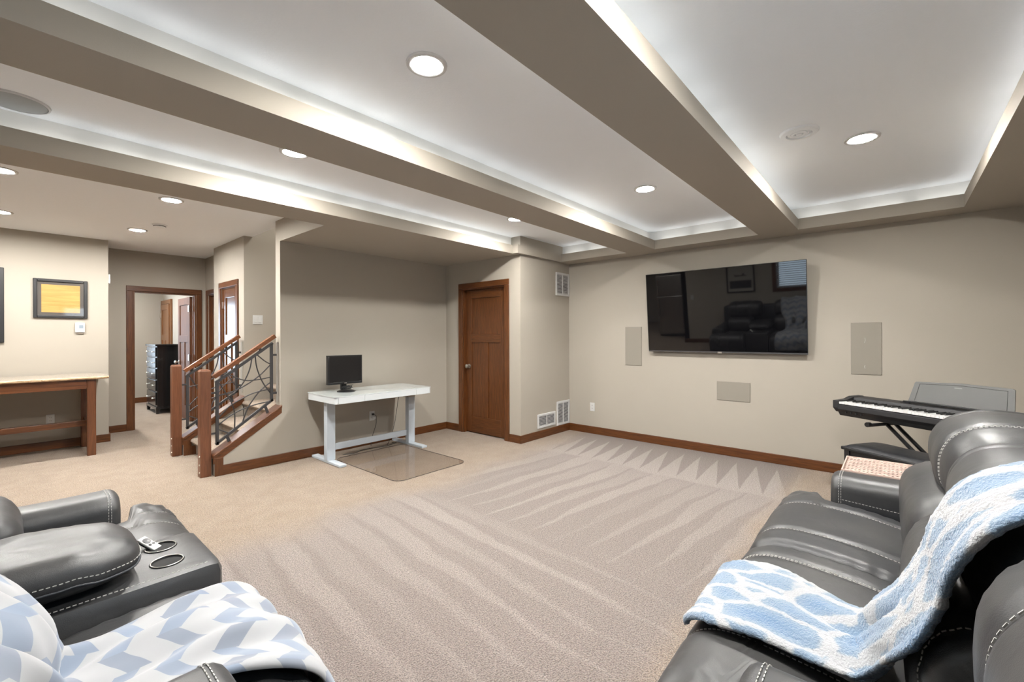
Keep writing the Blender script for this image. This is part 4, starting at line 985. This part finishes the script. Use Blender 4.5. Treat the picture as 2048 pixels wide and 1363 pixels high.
class Sofa:
    def __init__(s, name, label, loc, mp):
        s.mp = mp; s.root = thing(name, label, 'sofa', loc)
    def P(s, lx, ly, z): return Vector(s.mp(lx, ly, z))
    def seat(s, a, b_, front, zt, arm_front, ext_a, ext_b, stitches, seed=0.0, double=()):
        prof = [(-0.14, zt - 0.06), (0.0, zt - 0.03), (0.12, zt - 0.010), (front - 0.24, zt), (front - 0.13, zt - 0.006), (front - 0.05, zt - 0.040), (front - 0.008, zt - 0.105), (front, zt - 0.18), (front - 0.012, zt - 0.27), (front - 0.03, zt - 0.37)]
        NU, NV = 60, 120
        pts, nor, ln = resample(prof, NU)
        def surf(iu, lx):
            p, n = pts[iu], nor[iu]; e = sst(arm_front + 0.008, arm_front + 0.075, p.x)
            a_, b2 = a + (ext_a - a) * e, b_ + (ext_b - b_) * e
            lxx = a_ + (b2 - a_) * lx; w = b2 - a_
            dist = min(lxx - a_, b2 - lxx); r = 0.055
            k = max(0.0, min(1.0, 1 - dist / r)); off = -0.055 * (1 - math.sqrt(max(0.0, 1 - k * k)))
            off += 0.006 * math.sin(PI * lx)
            for st in stitches: off -= 0.009 * math.exp(-((lxx - st) / 0.020) ** 2)
            nz = mnoise.noise((lxx * 6 + seed, p.x * 3, p.y * 3)); off += 0.004 * nz
            off += 0.0035 * (k ** 0.5) * math.sin(p.x * 95 + 3 * nz)
            if (lxx < a or lxx > b_) and p.x > arm_front: off += 0.004 * math.sin(55 * (p.y * 1.0 - p.x) + 6 * mnoise.noise((lxx * 9, p.x * 5, seed)))
            return s.P(lxx, p.x + n.x * off, p.y + n.y * off), s.P(lxx, p.x + n.x * (off + 0.0028), p.y + n.y * (off + 0.0028))
        g = MB().grid(lambda u, v: surf(int(round(u * NU)), v)[0], NU, NV).build('seat_cushion', LEATHER, s.root, smooth=1.2)
        for st in stitches:
            path = []
            for iu in range(8, NU - 12):
                p = pts[iu]; e = sst(arm_front + 0.008, arm_front + 0.075, p.x); a_, b2 = a + (ext_a - a) * e, b_ + (ext_b - b_) * e
                path.append(surf(iu, (st - a_) / (b2 - a_))[1])
            d = dashes(path)
            if st in double:
                path2 = []
                for iu in range(8, NU - 12):
                    p = pts[iu]; e = sst(arm_front + 0.008, arm_front + 0.075, p.x); a_, b2 = a + (ext_a - a) * e, b_ + (ext_b - b_) * e
                    path2.append(surf(iu, (st + 0.008 - a_) / (b2 - a_))[1])
                dashes(path2, d)
            d.build('stitching', THREAD, g, fix=False)
        return g
    def pillow(s, name, a, b_, cy_, cz, hy, hz, stitches, e=0.72, lean=0.0, seed=0.0, pw=5.0, double=()):
        NU, NV = 64, 84
        def surf(an, lx, ex=0.0):
            c_, s_ = math.cos(an), math.sin(an)
            u = abs(2 * lx - 1); k = max(0.0, 1 - u ** pw) ** (1 / pw)
            k = 0.25 + 0.75 * k if u < 1 else 0.25
            lxx = a + (b_ - a) * lx
            dip = 0.0
            for st in stitches: dip -= 0.010 * math.exp(-((lxx - st) / 0.020) ** 2)
            nz = mnoise.noise((lxx * 5 + seed, c_ * 1.5, s_ * 1.5))
            dip += 0.007 * nz + 0.004 * (u ** 6) * math.sin(an * 26 + 4 * nz) + ex
            y = (hy * k + dip) * math.copysign(abs(c_) ** e, c_); z = (hz * k + dip) * math.copysign(abs(s_) ** e, s_)
            return s.P(lxx, cy_ + y + lean * z, cz + z)
        m = MB().grid(lambda u, v: surf(u * 2 * PI, v), NU, NV, closed_u=True)
        q = len(m.v) - NU * (NV + 1)
        m.f.append(tuple(q + i * (NV + 1) for i in range(NU))); m.f.append(tuple(q + i * (NV + 1) + NV for i in range(NU)))
        g = m.build(name, LEATHER, s.root, smooth=1.2)
        for st in stitches:
            d = MB()
            for o_ in ((0.0, 0.008) if st in double else (0.0,)):
                dashes([surf(-1.0 + 3.4 * i / 60, (st + o_ - a) / (b_ - a), 0.0028) for i in range(61)], d)
            d.build('stitching', THREAD, g, fix=False)
        return g
    def arm(s, a, b_, back, front, zt, inner):
        """rounded arm running front to back; inner = +1 when the seat lies on the larger-lx side"""
        def loop(ins, ly):
            r = 0.075; out = []
            x0, x1, z1 = a + ins, b_ - ins, zt - ins
            out.append((x0, 0.05))
            for k in range(9): t = PI - k * PI / 2 / 8; out.append((x0 + r + r * math.cos(t), z1 - r + r * math.sin(t)))
            for k in range(9): t = PI / 2 - k * PI / 2 / 8; out.append((x1 - r + r * math.cos(t), z1 - r + r * math.sin(t)))
            out.append((x1, 0.05))
            return [s.P(x, ly, z + 0.004 * mnoise.noise((x * 4, ly * 4, z * 4))) for x, z in out]
        st = [(0.0, back)] + [(0.0, back + (front - 0.035 - back) * i / 14) for i in range(1, 15)] + [(0.002, front - 0.022), (0.010, front - 0.008), (0.022, front)]
        m = MB(); L_ = [loop(i, y) for i, y in st]; k = len(L_[0])
        for lo in L_: m.v += [tuple(p) for p in lo]
        for i in range(len(L_) - 1):
            for j in range(k - 1): m.f.append((i * k + j, i * k + j + 1, (i + 1) * k + j + 1, (i + 1) * k + j))
        m.f.append(tuple(range(k))); m.f.append(tuple((len(L_) - 1) * k + j for j in range(k))[::-1])
        g = m.build('arm', LEATHER, s.root, smooth=0.9)
        d = MB()
        for o_ in (0.036, 0.046):
            lp = loop(-0.0016, front - o_); dashes(lp, d)
        xi = (b_ + 0.0016) if inner > 0 else (a - 0.0016)
        dashes([s.P(xi, back + (front - 0.04 - back) * i / 24, zt - 0.115 - 0.05 * (1 - i / 24)) for i in range(25)], d)
        d.build('stitching', THREAD, g, fix=False)
        return g
    def box(s, nm, x0, x1, y0, y1, z0, z1, m_, bv=0.03):
        p, q = s.P(x0, y0, z0), s.P(x1, y1, z1)
        return MB().box(min(p.x, q.x), max(p.x, q.x), min(p.y, q.y), max(p.y, q.y), z0, z1).build(nm, m_, s.root, bevel=bv, smooth=0.6)
    def frame(s, a, b_, back, front, zb):
        s.box('base', a + 0.03, b_ - 0.03, back + 0.03, front, 0.05, 0.34, LEATHER_S, 0.02)
        s.box('back_frame', a + 0.02, b_ - 0.02, back, back + 0.22, 0.06, zb, LEATHER_S, 0.05)
        for x in (a + 0.08, b_ - 0.08):
            for y in (back + 0.08, front - 0.1): s.box('foot', x - 0.03, x + 0.03, y - 0.03, y + 0.03, 0.0, 0.05, BLACKP, 0.004)

# the sofa on the right, facing the stairs
A = Sofa('leather_sofa', 'charcoal leather reclining sofa with the blue sherpa blanket, beside the piano', (2.0, -0.1, 0), lambda lx, ly, z: (lx, ly, z))
A.frame(0.06, 3.14, -0.72, 0.42, 0.92)
A.seat(2.18, 2.92, 0.52, 0.465, 0.27, 2.18, 3.05, (2.36, 2.78), 1.0)
A.seat(1.215, 2.175, 0.52, 0.465, 0.27, 0.95, 2.175, (1.42, 2.03), 5.0, double=(2.03,))
A.seat(0.345, 0.935, 0.52, 0.465, 0.27, 0.345, 0.945, (0.52, 0.78), 11.0)
A.arm(2.92, 3.14, -0.60, 0.27, 0.59, -1); A.arm(0.94, 1.21, -0.60, 0.27, 0.585, 1); A.arm(0.06, 0.34, -0.60, 0.27, 0.585, 1)
A.pillow('lumbar_cushion', 2.12, 2.915, -0.215, 0.60, 0.205, 0.185, (2.82,), seed=2)
A.pillow('headrest', 2.07, 2.88, -0.33, 0.865, 0.225, 0.180, (2.28, 2.64), seed=3, double=(2.28, 2.64), pw=3.0, e=0.85)
A.pillow('lumbar_cushion', 1.22, 2.10, -0.215, 0.60, 0.205, 0.185, (1.29,), seed=8)
A.pillow('headrest', 1.18, 2.06, -0.33, 0.865, 0.225, 0.180, (1.40, 1.86), seed=9, pw=3.5)
A.pillow('lumbar_cushion', 0.33, 1.05, -0.215, 0.60, 0.205, 0.185, (), seed=18)
A.pillow('headrest', 0.30, 1.14, -0.315, 0.855, 0.225, 0.198, (0.5, 0.9), seed=19, pw=5.0, e=0.8)

# the sofa on the left, facing the television
B = Sofa('leather_sofa', 'charcoal leather reclining sofa with cup holders and the chevron blanket', (0.1, 2.0, 0), lambda lx, ly, z: (ly, lx, z))
B.frame(0.96, 3.06, -0.76, 0.48, 0.94)
B.seat(2.365, 2.815, 0.60, 0.47, 0.36, 2.365, 3.06, (2.425, 2.67, 2.86), 3.0)
B.seat(1.245, 1.925, 0.58, 0.455, 0.33, 0.97, 1.925, (1.42, 1.78), 7.0)
B.arm(2.82, 3.06, -0.55, 0.36, 0.585, -1); B.arm(0.97, 1.25, -0.55, 0.335, 0.60, 1)
B.pillow('lumbar_cushion', 2.34, 2.81, -0.165, 0.575, 0.205, 0.165, (), seed=12)
B.pillow('headrest', 2.20, 2.85, -0.37, 0.88, 0.22, 0.180, (2.4, 2.65), seed=13)
B.pillow('lumbar_cushion', 1.25, 1.92, -0.175, 0.585, 0.205, 0.175, (), seed=14)
B.pillow('headrest', 1.18, 1.95, -0.41, 0.88, 0.22, 0.180, (1.4, 1.75), seed=15)
# console with two cup holders
con = MB().box(-0.45, 0.545, 1.93, 2.36, 0.06, 0.507).build('console', LEATHER, B.root, bevel=0.045, smooth=0.7)
cut = MB()
CUPS = [(0.402, 2.225), (0.392, 2.065)]
for (x, y) in CUPS: cut.lathe([(0.046, 0.372), (0.046, 0.60)], (x, y, 0), 40)
cuto = cut.build('cutter', DARK)
bo = con.modifiers.new('holes', 'BOOLEAN'); bo.operation = 'DIFFERENCE'; bo.object = cuto; bo.solver = 'EXACT'
bpy.context.view_layer.update(); dg = bpy.context.evaluated_depsgraph_get()
me = bpy.data.meshes.new_from_object(con.evaluated_get(dg))
con.modifiers.clear(); con.data = me; bpy.data.objects.remove(cuto)
for (x, y) in CUPS:
    cup = MB().lathe([(0.0, 0.375), (0.040, 0.375), (0.0435, 0.382), (0.0445, 0.505), (0.050, 0.511), (0.053, 0.509), (0.053, 0.5055)], (x, y, 0), 44).build('cup_holder', pbr('cup_black', (0.008, 0.008, 0.009), 0.6, spec=0.15), con, smooth=0.7)
    MB().tube([(x + 0.049 * math.cos(t * PI / 22), y + 0.049 * math.sin(t * PI / 22), 0.5100) for t in range(44)], 0.0020, 6, closed=True).build('chrome_rim', STEEL, cup, smooth=1.5)
dashes([(-0.40 + 0.90 * i / 20, 1.9385 + 0.008, 0.5085) for i in range(21)]).build('stitching', THREAD, con, fix=False)
def padfn(u, v, ex=0.0):
    an = u * 2 * PI; ph = (v - 0.5) * PI
    c_, s_ = math.cos(an), math.sin(an); cp, sp_ = math.cos(ph), math.sin(ph)
    f = lambda t, e: math.copysign(abs(t) ** e, t)
    x = 0.36 * f(c_, 0.5) * f(cp, 0.5); y = 0.212 * f(s_, 0.5) * f(cp, 0.5); z = 0.078 * f(sp_, 0.8)
    w = 0.010 * mnoise.noise((x * 7, y * 9, z * 6 + 3)) + 0.006 * mnoise.noise((x * 19, y * 14, 7))
    return (-0.045 + x * (1 + ex), 2.148 + y * (1 + ex), 0.580 + z + (w if sp_ > -0.3 else 0) + (0.012 * (1 - (x / 0.36) ** 2)))
pad = MB().grid(padfn, 72, 30, closed_u=True).build('arm_pad', LEATHER, con, smooth=1.4)
MB().tube([padfn(i / 72, 0.43, 0.012) for i in range(72)], 0.004, 6, closed=True).build('piping', LEATHER_S, con, smooth=1.5)
dashes([padfn(i / 72, 0.50, 0.008) for i in range(73)]).build('stitching', THREAD, con, fix=False)

rm = thing('remote_control', 'small silver remote control standing in a cup holder', 'remote', (0.38, 2.215, 0.44))
RA = Matrix.Translation((0.383, 2.247, 0.512)) @ Matrix.Rotation(math.radians(131), 4, 'Z') @ Matrix.Rotation(math.radians(-30), 4, 'Y')
def rbox(nm, x0, x1, y0, y1, z0, z1, m_, bv=0.0):
    m = MB().box(x0, x1, y0, y1, z0, z1); m.v = [tuple(RA @ Vector(p)) for p in m.v]; return m.build(nm, m_, rm, bevel=bv)
rbox('body', -0.060, 0.060, -0.019, 0.019, -0.005, 0.004, pbr('silver_plastic', (0.72, 0.72, 0.70), 0.3), 0.003)
rbox('back_shell', -0.060, 0.060, -0.019, 0.019, -0.010, -0.005, BLACKP, 0.002)
for (x, y, r_) in ((0.034, 0.0, 0.0145), (0.010, -0.008, 0.0055), (0.010, 0.008, 0.0055)):
    m = MB().lathe([(r_, 0.004), (r_, 0.0055), (r_ * 0.55, 0.0058), (r_ * 0.4, 0.0048), (0, 0.0048)], (x, y, 0), 20); m.v = [tuple(RA @ Vector(p)) for p in m.v]
    m.build('button', pbr('grey_button', (0.16, 0.16, 0.165), 0.4), rm, smooth=0.6)

# ------------------------------------------------------------------ blankets
def blanket(name, label, mp, prof, lo, hi, mat_, folds, seed, fuzz, thick, nu=150, nv=74):
    pts, nor, ln = resample(prof, nu)
    v = []; uvs = []
    for i in range(nu + 1):
        u = i / nu; p, n = pts[i], nor[i]
        a, b_ = lo(u), hi(u)
        a += 0.016 * mnoise.noise((u * 6, seed, 1)); b_ += 0.016 * mnoise.noise((u * 6, seed, 5))
        for j in range(nv + 1):
            w = j / nv; lx = a + (b_ - a) * w
            h = folds(u, w)
            h += 0.007 * mnoise.noise((lx * 9, u * 7, seed)) + fuzz * mnoise.noise((lx * 90, u * ln * 90, seed + 3))
            h = max(h, -0.004)
            edge = min(w, 1 - w); h -= 0.010 * max(0, 1 - edge / 0.03) ** 2
            lx += 0.010 * mnoise.noise((u * 9, w * 5, seed + 9)) + fuzz * mnoise.noise((lx * 80, u * ln * 80, seed + 13))
            v.append(tuple(mp(lx, p.x + n.x * h, p.y + n.y * h))); uvs.append((w * (b_ - a) + 2.0, u * ln + 2.0))
    m = MB(); m.v = v
    for i in range(nu):
        for j in range(nv):
            m.f.append((i * (nv + 1) + j, (i + 1) * (nv + 1) + j, (i + 1) * (nv + 1) + j + 1, i * (nv + 1) + j + 1))
    o = m.build(name, mat_, None, smooth=2.5, fix=False)
    ul = o.data.uv_layers.new(name='cloth')
    for lp in o.data.loops: ul.data[lp.index].uv = uvs[lp.vertex_index]
    so = o.modifiers.new('thickness', 'SOLIDIFY'); so.thickness = thick; so.offset = 0.0
    return tag(o, label, 'blanket')
def lerpk(keys):
    def f(u):
        for (u0, a), (u1, b_) in zip(keys, keys[1:]):
            if u <= u1: return a + (b_ - a) * sst(u0, u1, u)
        return keys[-1][1]
    return f
def folds_a(u, w):
    c = math.exp(-((u - 0.68) / 0.10) ** 2)           # gathers where back meets seat
    k = 1 - 0.75 * sst(0.82, 0.97, u)
    return 0.014 + k * 0.006 + k * (0.006 + 0.007 * c) * math.sin(2 * PI * (2.4 * w + 0.5 * math.sin(3 * u))) + k * 0.005 * math.sin(2 * PI * (4.3 * w - 1.2 * u) + 1) * (0.4 + c)
blanket('sherpa_blanket', 'fluffy blue blanket with a white net pattern over the sofa beside the piano', lambda lx, ly, z: (lx, ly, z),
        [(-0.54, 0.93), (-0.50, 1.02), (-0.40, 1.062), (-0.27, 1.06), (-0.15, 1.00), (-0.097, 0.90), (-0.078, 0.82), (-0.048, 0.74), (-0.016, 0.66), (0.014, 0.585), (0.040, 0.525), (0.080, 0.489), (0.20, 0.482), (0.33, 0.486), (0.41, 0.478), (0.455, 0.466), (0.488, 0.446), (0.498, 0.428)],
        lerpk([(0, 1.13), (0.30, 1.14), (0.52, 1.21), (0.68, 1.36), (0.9, 1.38), (1, 1.42)]), lerpk([(0, 1.47), (0.30, 1.52), (0.54, 1.62), (0.68, 1.74), (0.88, 1.85), (1, 1.84)]), SHERPA, folds_a, 4.0, 0.004, 0.016)
def folds_b(u, w):
    c = math.exp(-((u - 0.50) / 0.10) ** 2)
    return 0.016 + (0.008 + 0.022 * c) * math.sin(2 * PI * (3.1 * w + 0.6 * math.sin(4 * u))) + 0.009 * math.sin(2 * PI * (1.7 * w + 3.0 * u)) + 0.004 * math.sin(2 * PI * (5.5 * w - 2.4 * u)) + 0.006 * c * math.sin(2 * PI * 6 * w + 9 * u)
blanket('chevron_blanket', 'white and grey chevron fleece throw over the sofa with cup holders', lambda lx, ly, z: (ly, lx, z),
        [(-0.58, 0.96), (-0.52, 1.04), (-0.38, 1.075), (-0.22, 1.04), (-0.125, 0.95), (-0.105, 0.86), (-0.06, 0.775), (-0.005, 0.70), (0.028, 0.61), (0.040, 0.535), (0.085, 0.482), (0.25, 0.472), (0.40, 0.478), (0.50, 0.466), (0.565, 0.425), (0.603, 0.35), (0.606, 0.26), (0.598, 0.17)],
        lerpk([(0, 1.12), (0.42, 1.14), (0.56, 1.27), (0.7, 1.28), (0.86, 1.18), (1, 1.06)]), lerpk([(0, 1.84), (0.35, 1.80), (0.52, 1.70), (0.75, 1.79), (1, 1.81)]), CHEVRON, folds_b, 9.0, 0.0, 0.006)
